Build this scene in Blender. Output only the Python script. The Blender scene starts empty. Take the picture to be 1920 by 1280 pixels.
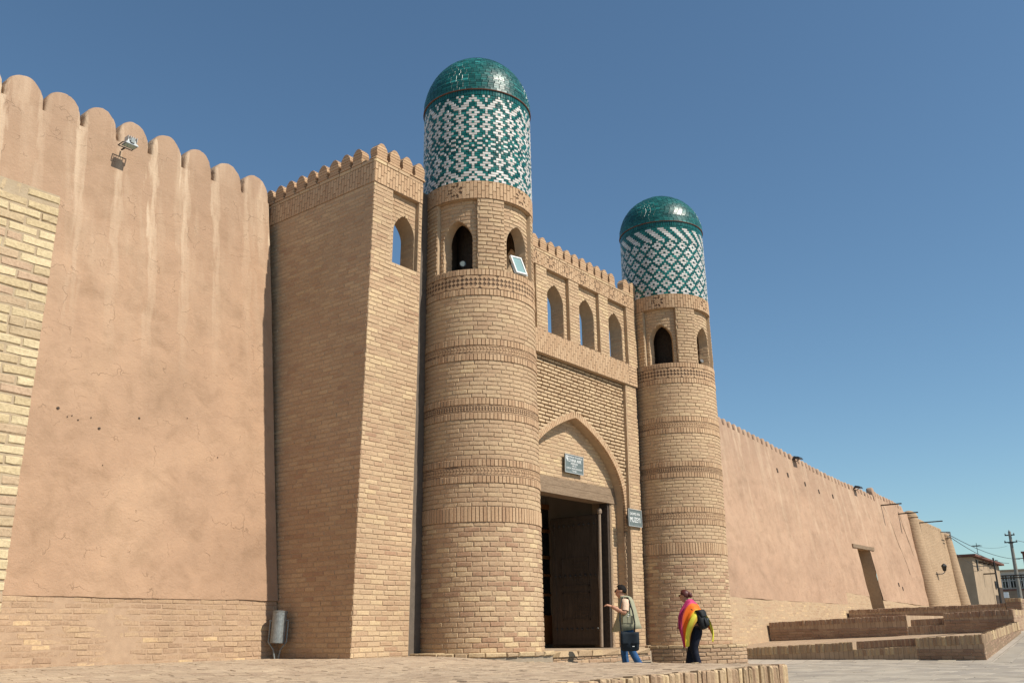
import bpy, bmesh, math, random
import numpy as np
from mathutils import Matrix, Vector, noise as mnoise
random.seed(7); rnd = random.random
def ru(a, b): return a + (b - a) * rnd()
R_ = math.radians
scene = bpy.context.scene
COL = scene.collection

# ------------------------------------------------------------------ camera
CAM_POS = np.array((0.0, -11.5, 0.33))
CAM_R = np.array([[0.62169873, -0.22745076, -0.7495044],
                  [-0.78310796, -0.19913427, -0.58914129],
                  [-0.01525138, 0.95321125, -0.30192002]])
CAM_F = 1730.0
cd = bpy.data.cameras.new('camera'); cam = bpy.data.objects.new('camera', cd); COL.objects.link(cam)
cd.sensor_width = 36; cd.lens = CAM_F / 1920 * 36; cd.clip_end = 3000; cd.clip_start = 0.05
mw = Matrix.Identity(4)
for i in range(3):
    for j in range(3): mw[i][j] = CAM_R[i][j]
    mw[i][3] = CAM_POS[i]
cam.matrix_world = mw
scene.camera = cam
def to_px(P):
    c = CAM_R.T @ (np.array(P, float) - CAM_POS)
    if c[2] > -0.1: return None
    return 960 + CAM_F * c[0] / -c[2], 640 - CAM_F * c[1] / -c[2], -c[2]

# ------------------------------------------------------------------ sky and sun
SUN_EL, SUN_AZ = R_(48), R_(9)            # azimuth east of -Y
sdir = Vector((math.sin(SUN_AZ) * math.cos(SUN_EL), -math.cos(SUN_AZ) * math.cos(SUN_EL), math.sin(SUN_EL)))
world = bpy.data.worlds.new('World'); scene.world = world; world.use_nodes = True
wn = world.node_tree; wn.nodes.clear()
sky = wn.nodes.new('ShaderNodeTexSky'); sky.sky_type = 'NISHITA'; sky.sun_disc = False
sky.sun_elevation = SUN_EL; sky.sun_rotation = math.atan2(sdir.x, sdir.y)
sky.altitude = 100; sky.air_density = 1.0; sky.dust_density = 0.35; sky.ozone_density = 1.6
bg = wn.nodes.new('ShaderNodeBackground'); bg.inputs['Strength'].default_value = 0.10
wo = wn.nodes.new('ShaderNodeOutputWorld')
mx = wn.nodes.new('ShaderNodeMix'); mx.data_type = 'RGBA'; mx.blend_type = 'MULTIPLY'; mx.inputs[0].default_value = 1.0; mx.inputs[7].default_value = (.79, .965, .99, 1)
wn.links.new(sky.outputs[0], mx.inputs[6]); wn.links.new(mx.outputs[2], bg.inputs[0]); wn.links.new(bg.outputs[0], wo.inputs[0])
sl = bpy.data.lights.new('sun', 'SUN'); sl.energy = 4.9; sl.angle = R_(0.53); sl.color = (1.0, 0.935, 0.82)
so = bpy.data.objects.new('sun', sl); COL.objects.link(so)
so.rotation_euler = sdir.to_track_quat('Z', 'Y').to_euler(); so.location = (0, -30, 40)
scene.view_settings.view_transform = 'Standard'; scene.view_settings.look = 'None'
scene.view_settings.gamma = 1; scene.view_settings.use_curve_mapping = False
scene.view_settings.exposure = 0.25

# ------------------------------------------------------------------ materials
def new_mat(name, rough=0.9, spec=0.3):
    m = bpy.data.materials.new(name); m.use_nodes = True
    nt = m.node_tree; b = nt.nodes['Principled BSDF']
    b.inputs['Roughness'].default_value = rough
    b.inputs['Specular IOR Level'].default_value = spec
    return m, nt, b
def N(nt, t, **k):
    n = nt.nodes.new(t)
    for a, v in k.items(): setattr(n, a, v)
    return n
def pos(nt, scale=(1, 1, 1)):
    g = N(nt, 'ShaderNodeNewGeometry'); mp = N(nt, 'ShaderNodeMapping')
    mp.inputs['Scale'].default_value = scale
    nt.links.new(g.outputs['Position'], mp.inputs['Vector']); return mp.outputs[0]
def tex_noise(nt, vec, scale, detail=4, rough=0.55, dist=0.0):
    n = N(nt, 'ShaderNodeTexNoise'); n.inputs['Scale'].default_value = scale
    n.inputs['Detail'].default_value = detail; n.inputs['Roughness'].default_value = rough
    n.inputs['Distortion'].default_value = dist
    nt.links.new(vec, n.inputs['Vector']); return n.outputs['Fac']
def ramp(nt, fac, stops):
    r = N(nt, 'ShaderNodeValToRGB'); e = r.color_ramp.elements
    while len(e) < len(stops): e.new(0.5)
    for i, (p, c) in enumerate(stops):
        e[i].position = p; e[i].color = (c[0], c[1], c[2], 1) if hasattr(c, '__len__') else (c, c, c, 1)
    nt.links.new(fac, r.inputs[0]); return r.outputs[0]
def mixc(nt, a, b, fac, mode='MIX'):
    m = N(nt, 'ShaderNodeMix', data_type='RGBA', blend_type=mode)
    if isinstance(fac, (int, float)): m.inputs[0].default_value = fac
    else: nt.links.new(fac, m.inputs[0])
    for s, x in ((6, a), (7, b)):
        if isinstance(x, tuple): m.inputs[s].default_value = (*x, 1)
        else: nt.links.new(x, m.inputs[s])
    return m.outputs[2]
def bump(nt, b, h, strength=0.5, dist=0.01):
    bp = N(nt, 'ShaderNodeBump'); bp.inputs['Strength'].default_value = strength
    bp.inputs['Distance'].default_value = dist
    nt.links.new(h, bp.inputs['Height']); nt.links.new(bp.outputs[0], b.inputs['Normal'])
def math_(nt, op, a, b=None):
    m = N(nt, 'ShaderNodeMath', operation=op)
    for i, x in enumerate((a, b)):
        if x is None: continue
        if isinstance(x, (int, float)): m.inputs[i].default_value = x
        else: nt.links.new(x, m.inputs[i])
    return m.outputs[0]

def brick_mat(name, stops, rough=0.92, bstr=0.6, smear=0.35, smearcol=(.40, .285, .18)):
    m, nt, b = new_mat(name, rough, 0.2)
    at = N(nt, 'ShaderNodeAttribute', attribute_name='tint')
    c = ramp(nt, at.outputs['Fac'], stops)
    p = pos(nt)
    n1 = tex_noise(nt, p, 2.2, 5, 0.6)
    n2 = tex_noise(nt, p, 38, 3, 0.6)
    n3 = tex_noise(nt, p, 0.55, 3, 0.5)
    c = mixc(nt, c, smearcol, math_(nt, 'MULTIPLY', ramp(nt, n1, [(0.42, 0.0), (0.68, 1.0)]), smear))
    c = mixc(nt, c, ramp(nt, n2, [(0.3, (.72, .70, .68)), (0.6, (1, 1, 1)), (0.8, (1.12, 1.1, 1.06))]), 0.8, 'MULTIPLY')
    c = mixc(nt, c, ramp(nt, n3, [(0.3, (.82, .79, .77)), (0.5, (.97, .96, .95)), (0.7, (1.07, 1.06, 1.04))]), 0.8, 'MULTIPLY')
    nt.links.new(c, b.inputs['Base Color'])
    n4 = tex_noise(nt, p, 90, 4, 0.65)
    hh = math_(nt, 'ADD', math_(nt, 'MULTIPLY', n2, 0.7), math_(nt, 'MULTIPLY', n4, 0.4))
    bump(nt, b, hh, bstr, 0.006)
    return m
M = {}
M['brick'] = brick_mat('fired_brick', [(0, (.38, .225, .145)), (.25, (.47, .315, .20)), (.5, (.52, .365, .23)), (.75, (.56, .405, .255)), (1, (.66, .50, .30))], smear=.55, smearcol=(.50, .36, .23))
M['band'] = brick_mat('band_brick', [(0, (.42, .265, .165)), (.5, (.52, .345, .21)), (1, (.60, .42, .265))], smear=.15)
M['spandrel'] = brick_mat('spandrel_brick', [(0, (.50, .35, .22)), (.5, (.56, .41, .26)), (1, (.62, .46, .29))], smear=.1)
M['yellow'] = brick_mat('yellow_brick', [(0, (.52, .36, .25)), (.3, (.50, .38, .24)), (.55, (.56, .44, .265)), (1, (.66, .54, .34))], bstr=1.0, smear=.08)
M['old'] = brick_mat('old_weathered_brick', [(0, (.33, .22, .145)), (.4, (.43, .30, .195)), (.8, (.49, .35, .22)), (1, (.68, .50, .28))], bstr=.9, smear=.65, smearcol=(.44, .295, .195))
M['edge'] = brick_mat('worn_edge_brick', [(0, (.34, .225, .145)), (.5, (.44, .32, .20)), (1, (.56, .42, .25))], bstr=1.0, smear=.3)
M['terrace'] = brick_mat('shade_toned_terrace_brick', [(0, (.28, .18, .125)), (.5, (.345, .23, .16)), (1, (.42, .295, .20))], bstr=.8, smear=.3)  # darker than the edge brick, to deepen the shade on terrace fronts
M['paver'] = brick_mat('paving_brick', [(0, (.33, .24, .17)), (.5, (.42, .32, .225)), (1, (.50, .39, .27))], bstr=.9, smear=.6, smearcol=(.44, .345, .25))

def mortar_mat(name, col, dark):
    m, nt, b = new_mat(name, 0.95, 0.1); p = pos(nt)
    n = tex_noise(nt, p, 9, 5, 0.6); n2 = tex_noise(nt, p, 60, 3, 0.6)
    c = ramp(nt, n, [(0.3, dark), (0.7, col)])
    nt.links.new(c, b.inputs['Base Color']); bump(nt, b, n2, 0.6, 0.006); return m
M['mortar'] = mortar_mat('lime_mortar', (.46, .335, .215), (.38, .27, .175))
M['mortar_smear'] = mortar_mat('smeared_mortar', (.43, .30, .20), (.35, .24, .16))
M['mortar_yellow'] = mortar_mat('tan_joint_mortar', (.44, .345, .235), (.37, .28, .185))
M['mortar_deep'] = mortar_mat('open_joint_mortar', (.21, .14, .092), (.15, .10, .068))
M['mortar_grey'] = mortar_mat('grey_mortar', (.36, .29, .215), (.28, .225, .165))
M['cement'] = mortar_mat('shade_toned_cement', (.16, .13, .105), (.12, .098, .08))  # albedo lowered so the gap beside the tower looks shaded

def plaster_mat(name, top_z, base_col, washed=(.56, .425, .30), pitch=0.0, x0=0.0, fall=3.0, amount=0.6):
    m, nt, b = new_mat(name, 0.95, 0.12)
    p = pos(nt)
    n1 = tex_noise(nt, p, 0.45, 5, 0.55, 0.4)
    n2 = tex_noise(nt, p, 2.6, 6, 0.62, 0.3)
    n3 = tex_noise(nt, p, 26, 4, 0.6)
    n4 = tex_noise(nt, p, 110, 3, 0.6)
    bc = base_col
    c = ramp(nt, n1, [(0.30, tuple(x * .88 for x in bc)), (0.5, bc), (0.72, (bc[0] * 1.08, bc[1] * 1.10, bc[2] * 1.10))])
    n5 = tex_noise(nt, p, 1.15, 7, 0.68, 0.5)
    c = mixc(nt, c, ramp(nt, n2, [(0.28, (.76, .75, .72)), (0.5, (1, 1, 1)), (0.75, (1.1, 1.09, 1.07))]), 0.7, 'MULTIPLY')
    c = mixc(nt, c, ramp(nt, n5, [(0.36, (.90, .90, .89)), (0.5, (1, 1, 1)), (0.66, (1.05, 1.04, 1.03))]), 0.8, 'MULTIPLY')
    # rain-washed streaks under the gaps of the battlement
    g = N(nt, 'ShaderNodeNewGeometry'); sp = N(nt, 'ShaderNodeSeparateXYZ'); nt.links.new(g.outputs['Position'], sp.inputs[0])
    ps = pos(nt, (1.0, 1.0, 0.09)); ns = tex_noise(nt, ps, 2.9, 5, 0.6, 0.15)
    ps2 = pos(nt, (1.0, 1.0, 0.045)); ns2 = tex_noise(nt, ps2, 9, 4, 0.6)
    depth = math_(nt, 'SUBTRACT', top_z, sp.outputs[2])
    hf = N(nt, 'ShaderNodeMapRange'); hf.inputs[1].default_value = 0.0; hf.inputs[2].default_value = fall
    hf.inputs[3].default_value = 1.0; hf.inputs[4].default_value = 0.0; nt.links.new(depth, hf.inputs[0])
    st = ramp(nt, ns, [(0.48, 0.0), (0.66, 1.0)])
    if pitch:
        w = math_(nt, 'MULTIPLY', math_(nt, 'SUBTRACT', sp.outputs[0], x0), 2 * math.pi / pitch)
        wob = math_(nt, 'MULTIPLY', math_(nt, 'SUBTRACT', ns2, 0.5), 4.5)
        cs = math_(nt, 'COSINE', math_(nt, 'ADD', w, wob))
        st2 = ramp(nt, cs, [(0.55, 0.0), (0.97, 1.0)])
        st = math_(nt, 'MAXIMUM', math_(nt, 'MULTIPLY', st2, ramp(nt, ns, [(0.25, 0.4), (0.5, 1.0)])), math_(nt, 'MULTIPLY', st, 0.5))
    st = math_(nt, 'MULTIPLY', math_(nt, 'MULTIPLY', st, hf.outputs[0]), amount)
    st = math_(nt, 'MULTIPLY', st, ramp(nt, ns2, [(0.3, 0.35), (0.6, 1.0)]))
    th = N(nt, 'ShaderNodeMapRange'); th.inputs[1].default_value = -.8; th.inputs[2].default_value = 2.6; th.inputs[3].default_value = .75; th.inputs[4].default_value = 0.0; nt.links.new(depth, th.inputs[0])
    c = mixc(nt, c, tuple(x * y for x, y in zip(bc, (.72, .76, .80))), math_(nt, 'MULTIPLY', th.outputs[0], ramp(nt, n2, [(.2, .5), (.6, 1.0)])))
    px_ = N(nt, 'ShaderNodeCombineXYZ'); nt.links.new(sp.outputs[0], px_.inputs[0]); nx_ = tex_noise(nt, px_.outputs[0], 1.1, 2, .5)
    st = math_(nt, 'MULTIPLY', st, ramp(nt, nx_, [(.35, .25), (.6, 1.15)]))
    c = mixc(nt, c, washed, st)
    # hairline cracks
    v = N(nt, 'ShaderNodeTexVoronoi', feature='DISTANCE_TO_EDGE'); v.inputs['Scale'].default_value = 1.3
    pw = N(nt, 'ShaderNodeVectorMath', operation='ADD'); nz = N(nt, 'ShaderNodeTexNoise'); nz.inputs['Scale'].default_value = 3.5; nz.inputs['Detail'].default_value = 6
    nt.links.new(p, nz.inputs['Vector']); sc = N(nt, 'ShaderNodeVectorMath', operation='SCALE'); sc.inputs[3].default_value = 0.7
    nt.links.new(nz.outputs['Color'], sc.inputs[0]); nt.links.new(p, pw.inputs[0]); nt.links.new(sc.outputs[0], pw.inputs[1]); nt.links.new(pw.outputs[0], v.inputs['Vector'])
    crack = math_(nt, 'MULTIPLY', ramp(nt, v.outputs['Distance'], [(0.0, 1.0), (0.009, 0.0)]), ramp(nt, n2, [(0.5, 0.0), (0.62, 1.0)]))
    c = mixc(nt, c, (.20, .125, .08), math_(nt, 'MULTIPLY', crack, 0.16))
    nt.links.new(c, b.inputs['Base Color'])
    h = math_(nt, 'ADD', math_(nt, 'MULTIPLY', n2, 1.6), math_(nt, 'ADD', math_(nt, 'MULTIPLY', n3, 0.45), math_(nt, 'MULTIPLY', n4, 0.14)))
    h = math_(nt, 'SUBTRACT', h, math_(nt, 'MULTIPLY', crack, 0.5))
    bump(nt, b, h, 0.8, 0.02)
    return m
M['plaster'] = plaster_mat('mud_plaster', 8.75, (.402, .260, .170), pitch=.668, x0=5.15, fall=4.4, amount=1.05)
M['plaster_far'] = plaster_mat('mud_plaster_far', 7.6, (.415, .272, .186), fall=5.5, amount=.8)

def glaze_mat(name, stops, rough=0.12):
    m, nt, b = new_mat(name, rough, 0.5)
    at = N(nt, 'ShaderNodeAttribute', attribute_name='tint'); p = pos(nt)
    c = ramp(nt, at.outputs['Fac'], stops)
    n = tex_noise(nt, p, 14, 4, 0.6); n2 = tex_noise(nt, p, 50, 2)
    c = mixc(nt, c, ramp(nt, n, [(0.3, (.78, .8, .8)), (0.6, (1, 1, 1))]), 0.8, 'MULTIPLY')
    nt.links.new(c, b.inputs['Base Color'])
    nt.links.new(ramp(nt, n, [(0.3, rough), (0.75, rough + .22)]), b.inputs['Roughness'])
    bump(nt, b, math_(nt, 'ADD', n, math_(nt, 'MULTIPLY', n2, .3)), 0.35, 0.006); return m
M['green'] = glaze_mat('green_glaze', [(0, (.006, .070, .066)), (.5, (.010, .110, .098)), (.9, (.018, .17, .15)), (1, (.03, .23, .21))])
M['dome'] = glaze_mat('turquoise_glaze', [(0, (.006, .060, .055)), (.5, (.010, .098, .088)), (.9, (.016, .155, .14)), (1, (.035, .25, .235))], 0.26)
M['white'] = glaze_mat('white_glaze', [(0, (.50, .46, .42)), (.5, (.60, .565, .53)), (1, (.70, .67, .64))], 0.25)
M['grout'] = mortar_mat('dark_grout', (.06, .075, .065), (.035, .045, .04))

def terrace_top():
    m, nt, b = new_mat('terrace_paving', .95, .1); p = pos(nt)
    br = N(nt, 'ShaderNodeTexBrick'); br.inputs['Scale'].default_value = 1.0
    br.inputs['Brick Width'].default_value = .26; br.inputs['Row Height'].default_value = .13; br.inputs['Mortar Size'].default_value = .008
    br.inputs['Color1'].default_value = (.37, .27, .185, 1); br.inputs['Color2'].default_value = (.45, .335, .23, 1); br.inputs['Mortar'].default_value = (.25, .18, .12, 1)
    nt.links.new(p, br.inputs['Vector']); n = tex_noise(nt, p, 1.1, 6, .65)
    c = mixc(nt, br.outputs['Color'], ramp(nt, n, [(.3, (.80, .78, .76)), (.7, (1.08, 1.06, 1.04))]), .9, 'MULTIPLY')
    nt.links.new(c, b.inputs['Base Color']); bump(nt, b, tex_noise(nt, p, 30, 4, .6), .6, .01); return m
M['terrace_top'] = terrace_top()
def wood_mat(name, c0, c1, scale=(6, 6, 1), rough=.8):
    m, nt, b = new_mat(name, rough, .25); p = pos(nt, scale)
    n = tex_noise(nt, p, 5, 6, .65, .6); n2 = tex_noise(nt, p, 28, 4, .6)
    c = ramp(nt, n, [(0.3, c0), (0.7, c1)]); c = mixc(nt, c, ramp(nt, n2, [(.35, (.6, .58, .55)), (.6, (1, 1, 1))]), .7, 'MULTIPLY')
    nt.links.new(c, b.inputs['Base Color']); bump(nt, b, math_(nt, 'ADD', n, n2), .5, .01); return m
M['wood_old'] = wood_mat('old_grey_timber', (.20, .135, .085), (.34, .245, .165), (.7, 3, 6))
M['wood_door'] = wood_mat('dark_carved_wood', (.055, .040, .030), (.11, .082, .060), (6, 6, .7))
M['wood_pole'] = wood_mat('bare_pole_wood', (.22, .155, .11), (.34, .26, .19), (6, 6, .7))
M['wood_brown'] = wood_mat('orange_varnished_wood', (.17, .065, .02), (.24, .10, .03), (6, 6, .7), .5)
M['wood_dark'] = wood_mat('dark_timber', (.045, .032, .024), (.09, .066, .05), (3, 3, 3))
def plain(name, col, rough=.6, spec=.4, metal=0.0, var=.15, scale=12, bs=0.15):
    m, nt, b = new_mat(name, rough, spec); p = pos(nt)
    n = tex_noise(nt, p, scale, 4, .6)
    c = ramp(nt, n, [(0.3, tuple(x * (1 - var) for x in col)), (0.7, tuple(min(1, x * (1 + var)) for x in col))])
    nt.links.new(c, b.inputs['Base Color']); b.inputs['Metallic'].default_value = metal
    if bs: bump(nt, b, n, bs, .004)
    return m
M['galv'] = plain('galvanised_metal', (.22, .24, .24), .5, .5, .3, .3, 18)
M['alu'] = plain('white_grey_aluminium', (.46, .48, .48), .4, .5, .2, .12)
M['iron'] = plain('dull_iron', (.06, .055, .05), .5, .5, .4)
M['darkmetal'] = plain('dark_metal', (.03, .03, .03), .5, .5, .3)
M['sign_grey'] = plain('grey_sign_plate', (.135, .165, .165), .5, .4, 0, .1)
M['sign_white'] = plain('sign_white_paint', (.80, .81, .80), .6, .3, 0, .04, 12, 0)
M['skin'] = plain('skin', (.46, .235, .15), .55, .35, 0, .06, 20)
M['hair_black'] = plain('black_hair', (.010, .008, .007), .8, .15, 0, .4, 60, .4)
M['hair_red'] = plain('auburn_hair', (.075, .014, .010), .5, .4, 0, .4, 60, .4)
M['vest'] = plain('khaki_cloth', (.30, .29, .20), .9, .2, 0, .10, 9, .3)
M['shirt'] = plain('pale_check_cloth', (.62, .45, .33), .9, .2, 0, .22, 45)
M['denim'] = plain('blue_denim', (.030, .085, .20), .9, .2, 0, .3, 14, .3)
M['navy'] = plain('dark_navy_cloth', (.010, .012, .022), .9, .2, 0, .3, 14, .3)
M['bag'] = plain('navy_bag_cloth', (.009, .016, .024), .8, .3, 0, .3, 14, .3)
M['black'] = plain('black_nylon', (.010, .011, .012), .7, .3, 0, .2, 20, .3)
M['leather'] = plain('dark_shoe_leather', (.02, .015, .012), .5, .4)
M['glass_dark'] = plain('dark_window_glass', (.012, .016, .018), .08, .6, 0, .1, 3, 0)
M['glass_lamp'] = plain('lamp_glass', (.26, .40, .40), .12, .6, 0, .1, 3, 0)
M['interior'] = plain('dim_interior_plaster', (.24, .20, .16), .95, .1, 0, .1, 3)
M['white_wash'] = plain('whitewashed_plaster', (.50, .49, .46), .9, .2, 0, .08, 2)
M['grey_wall'] = plain('grey_mud_render', (.26, .20, .145), .95, .1, 0, .14, 1.5, .4)
M['tan_wall'] = plain('tan_mud_render', (.36, .27, .185), .95, .1, 0, .12, 1.5, .4)
M['roof_red'] = plain('red_brown_roofing', (.16, .075, .055), .8, .2, 0, .2, 3)
M['concrete'] = plain('weathered_concrete', (.22, .21, .185), .85, .2, 0, .15, 4)
M['stain'] = plain('white_droppings', (.6, .58, .52), .9)
def slab_mat():
    m, nt, b = new_mat('paving_slab', .9, .2); p = pos(nt)
    at = N(nt, 'ShaderNodeAttribute', attribute_name='tint')
    c = ramp(nt, at.outputs['Fac'], [(0, (.29, .255, .215)), (.5, (.345, .302, .245)), (1, (.40, .352, .285))])
    n = tex_noise(nt, p, 1.3, 6, .65); n2 = tex_noise(nt, p, 40, 4, .6)
    c = mixc(nt, c, ramp(nt, n, [(.3, (.8, .78, .76)), (.6, (1, 1, 1)), (.8, (1.1, 1.08, 1.04))]), .9, 'MULTIPLY')
    nt.links.new(c, b.inputs['Base Color']); bump(nt, b, n2, .5, .006); return m
M['slab'] = slab_mat()
def ground_mat():
    m, nt, b = new_mat('paved_ground', .95, .15); p = pos(nt)
    br = N(nt, 'ShaderNodeTexBrick'); br.inputs['Scale'].default_value = 1.0
    br.inputs['Brick Width'].default_value = .62; br.inputs['Row Height'].default_value = .42; br.inputs['Mortar Size'].default_value = .008
    br.inputs['Color1'].default_value = (.36, .32, .27, 1); br.inputs['Color2'].default_value = (.42, .375, .315, 1); br.inputs['Mortar'].default_value = (.20, .17, .14, 1)
    nt.links.new(p, br.inputs['Vector'])
    n = tex_noise(nt, p, .8, 6, .65)
    c = mixc(nt, br.outputs['Color'], ramp(nt, n, [(.3, (.82, .8, .78)), (.7, (1.08, 1.06, 1.04))]), .9, 'MULTIPLY')
    nt.links.new(c, b.inputs['Base Color']); n2 = tex_noise(nt, p, 40, 4, .6); bump(nt, b, n2, .5, .006); return m
M['ground'] = ground_mat()
def shawl_mat():
    m, nt, b = new_mat('striped_shawl', .65, .25)
    at = N(nt, 'ShaderNodeAttribute', attribute_name='tint')
    r = N(nt, 'ShaderNodeValToRGB'); r.color_ramp.interpolation = 'LINEAR'
    st = [(0, (.42, .035, .13)), (.38, (.50, .045, .15)), (.44, (.72, .13, .012)), (.66, (.80, .17, .010)), (.72, (.60, .52, .04)), (.86, (.66, .60, .07)), (.90, (.62, .12, .03)), (1, (.62, .12, .04))]
    e = r.color_ramp.elements
    while len(e) < len(st): e.new(.5)
    for i, (q, c) in enumerate(st): e[i].position = q; e[i].color = (*c, 1)
    nt.links.new(at.outputs['Fac'], r.inputs[0]); nt.links.new(r.outputs[0], b.inputs['Base Color'])
    b.inputs['Subsurface Weight'].default_value = 0.0
    return m
M['shawl'] = shawl_mat()

# ------------------------------------------------------------------ object helpers
def link(o, parent=None):
    COL.objects.link(o)
    if parent is not None: o.parent = parent
    return o
def thing(name, label, cat, loc=(0, 0, 0), group=None):
    o = bpy.data.objects.new(name, None); o.location = loc; o.empty_display_size = .2; link(o)
    o['label'] = label; o['category'] = cat
    if group: o['group'] = group
    return o
def tag(o, label=None, cat=None, group=None, kind=None):
    if label: o['label'] = label
    if cat: o['category'] = cat
    if group: o['group'] = group
    if kind: o['kind'] = kind
    return o

class MB:
    """collects polygons (world coordinates), builds one mesh object"""
    def __init__(s): s.v = []; s.f = []; s.t = []; s.m = []
    def add(s, vs, fs, tint=.5, mi=0):
        o = len(s.v); s.v.extend([tuple(map(float, p)) for p in vs])
        for f in fs: s.f.append([o + i for i in f]); s.t.append(tint); s.m.append(mi)
    def quad(s, a, b, c, d, tint=.5, mi=0): s.add([a, b, c, d], [(0, 1, 2, 3)], tint, mi)
    def box(s, x0, y0, z0, x1, y1, z1, tint=.5, mi=0):
        v = [(x, y, z) for z in (z0, z1) for y in (y0, y1) for x in (x0, x1)]
        s.add(v, [(0, 2, 3, 1), (4, 5, 7, 6), (0, 1, 5, 4), (2, 6, 7, 3), (0, 4, 6, 2), (1, 3, 7, 5)], tint, mi)
    def tube(s, p0, p1, r0, r1=None, n=10, tint=.5, mi=0, caps=True):
        r1 = r0 if r1 is None else r1
        p0 = Vector(p0); p1 = Vector(p1); d = (p1 - p0).normalized()
        a = d.orthogonal().normalized(); b = d.cross(a)
        v = []
        for p, r in ((p0, r0), (p1, r1)):
            for i in range(n):
                t = 2 * math.pi * i / n; v.append(p + a * (r * math.cos(t)) + b * (r * math.sin(t)))
        f = [(i, (i + 1) % n, n + (i + 1) % n, n + i) for i in range(n)]
        if caps: f += [tuple(reversed(range(n))), tuple(range(n, 2 * n))]
        s.add(v, f, tint, mi)
    def path(s, pts, r, n=8, **k):
        for a, b in zip(pts[:-1], pts[1:]): s.tube(a, b, r, n=n, **k)
    def lathe(s, c, prof, n=32, tint=.5, a0=0, a1=2 * math.pi, mi=0):
        full = abs(a1 - a0 - 2 * math.pi) < 1e-6; m = n if full else n + 1
        v = []
        for r, z in prof:
            for i in range(m):
                t = a0 + (a1 - a0) * i / n; v.append((c[0] + r * math.cos(t), c[1] + r * math.sin(t), c[2] + z))
        f = []
        for k in range(len(prof) - 1):
            for i in range(n):
                j = (i + 1) % m; f.append((k * m + i, k * m + j, (k + 1) * m + j, (k + 1) * m + i))
        s.add(v, f, tint, mi)
    def prism(s, S, pts, d0, d1, tint=.5, back=False, mi=0):
        n = len(pts); v = [S(u, w, d0) for u, w in pts] + [S(u, w, d1) for u, w in pts]
        f = [(i, (i + 1) % n, n + (i + 1) % n, n + i) for i in range(n)] + [tuple(range(n, 2 * n))]
        if back: f.append(tuple(reversed(range(n))))
        s.add(v, f, tint, mi)
    def mesh(s, name, origin=(0, 0, 0), smooth=False):
        me = bpy.data.meshes.new(name)
        vv = np.array(s.v, float) - np.array(origin, float) if s.v else np.zeros((0, 3))
        me.from_pydata(vv.tolist(), [], s.f)
        a = me.attributes.new('tint', 'FLOAT', 'FACE'); a.data.foreach_set('value', np.array(s.t, np.float32))
        if any(s.m): me.polygons.foreach_set('material_index', np.array(s.m, np.int32))
        if smooth: me.polygons.foreach_set('use_smooth', [True] * len(me.polygons))
        me.update(); return me
    def build(s, name, mats, parent=None, origin=None, smooth=False, kind=None):
        if origin is None: origin = tuple(parent.location) if parent is not None else (0, 0, 0)
        me = s.mesh(name, origin, smooth)
        for m in (mats if isinstance(mats, (list, tuple)) else [mats]): me.materials.append(M[m])
        o = bpy.data.objects.new(name, me); link(o, parent)
        if parent is None: o.location = origin
        if kind: o['kind'] = kind
        return o

def brick_template(u0, u1, v0, v1, d0, d1, ns, ch, jit):
    """rings back / shoulder / inset front"""
    def ring(a, d, j):
        pts = []
        for k in range(ns + 1): pts.append([u0 + a + (u1 - u0 - 2 * a) * k / ns + ru(-j, j), v0 + a * .8 + ru(-j, j), d + ru(-j, j) * .6])
        for k in range(ns, -1, -1): pts.append([u0 + a + (u1 - u0 - 2 * a) * k / ns + ru(-j, j), v1 - a * .8 + ru(-j, j), d + ru(-j, j) * .6])
        return pts
    v = ring(0, d0, 0) + ring(0, d1 - ch, jit) + ring(ch, d1, jit)
    n = 2 * (ns + 1); f = []
    for r in range(2):
        for i in range(n): f.append((r * n + i, r * n + (i + 1) % n, (r + 1) * n + (i + 1) % n, (r + 1) * n + i))
    b = 2 * n
    for k in range(ns): f.append((b + k, b + k + 1, b + n - 2 - k, b + n - 1 - k))
    return v, f

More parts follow.
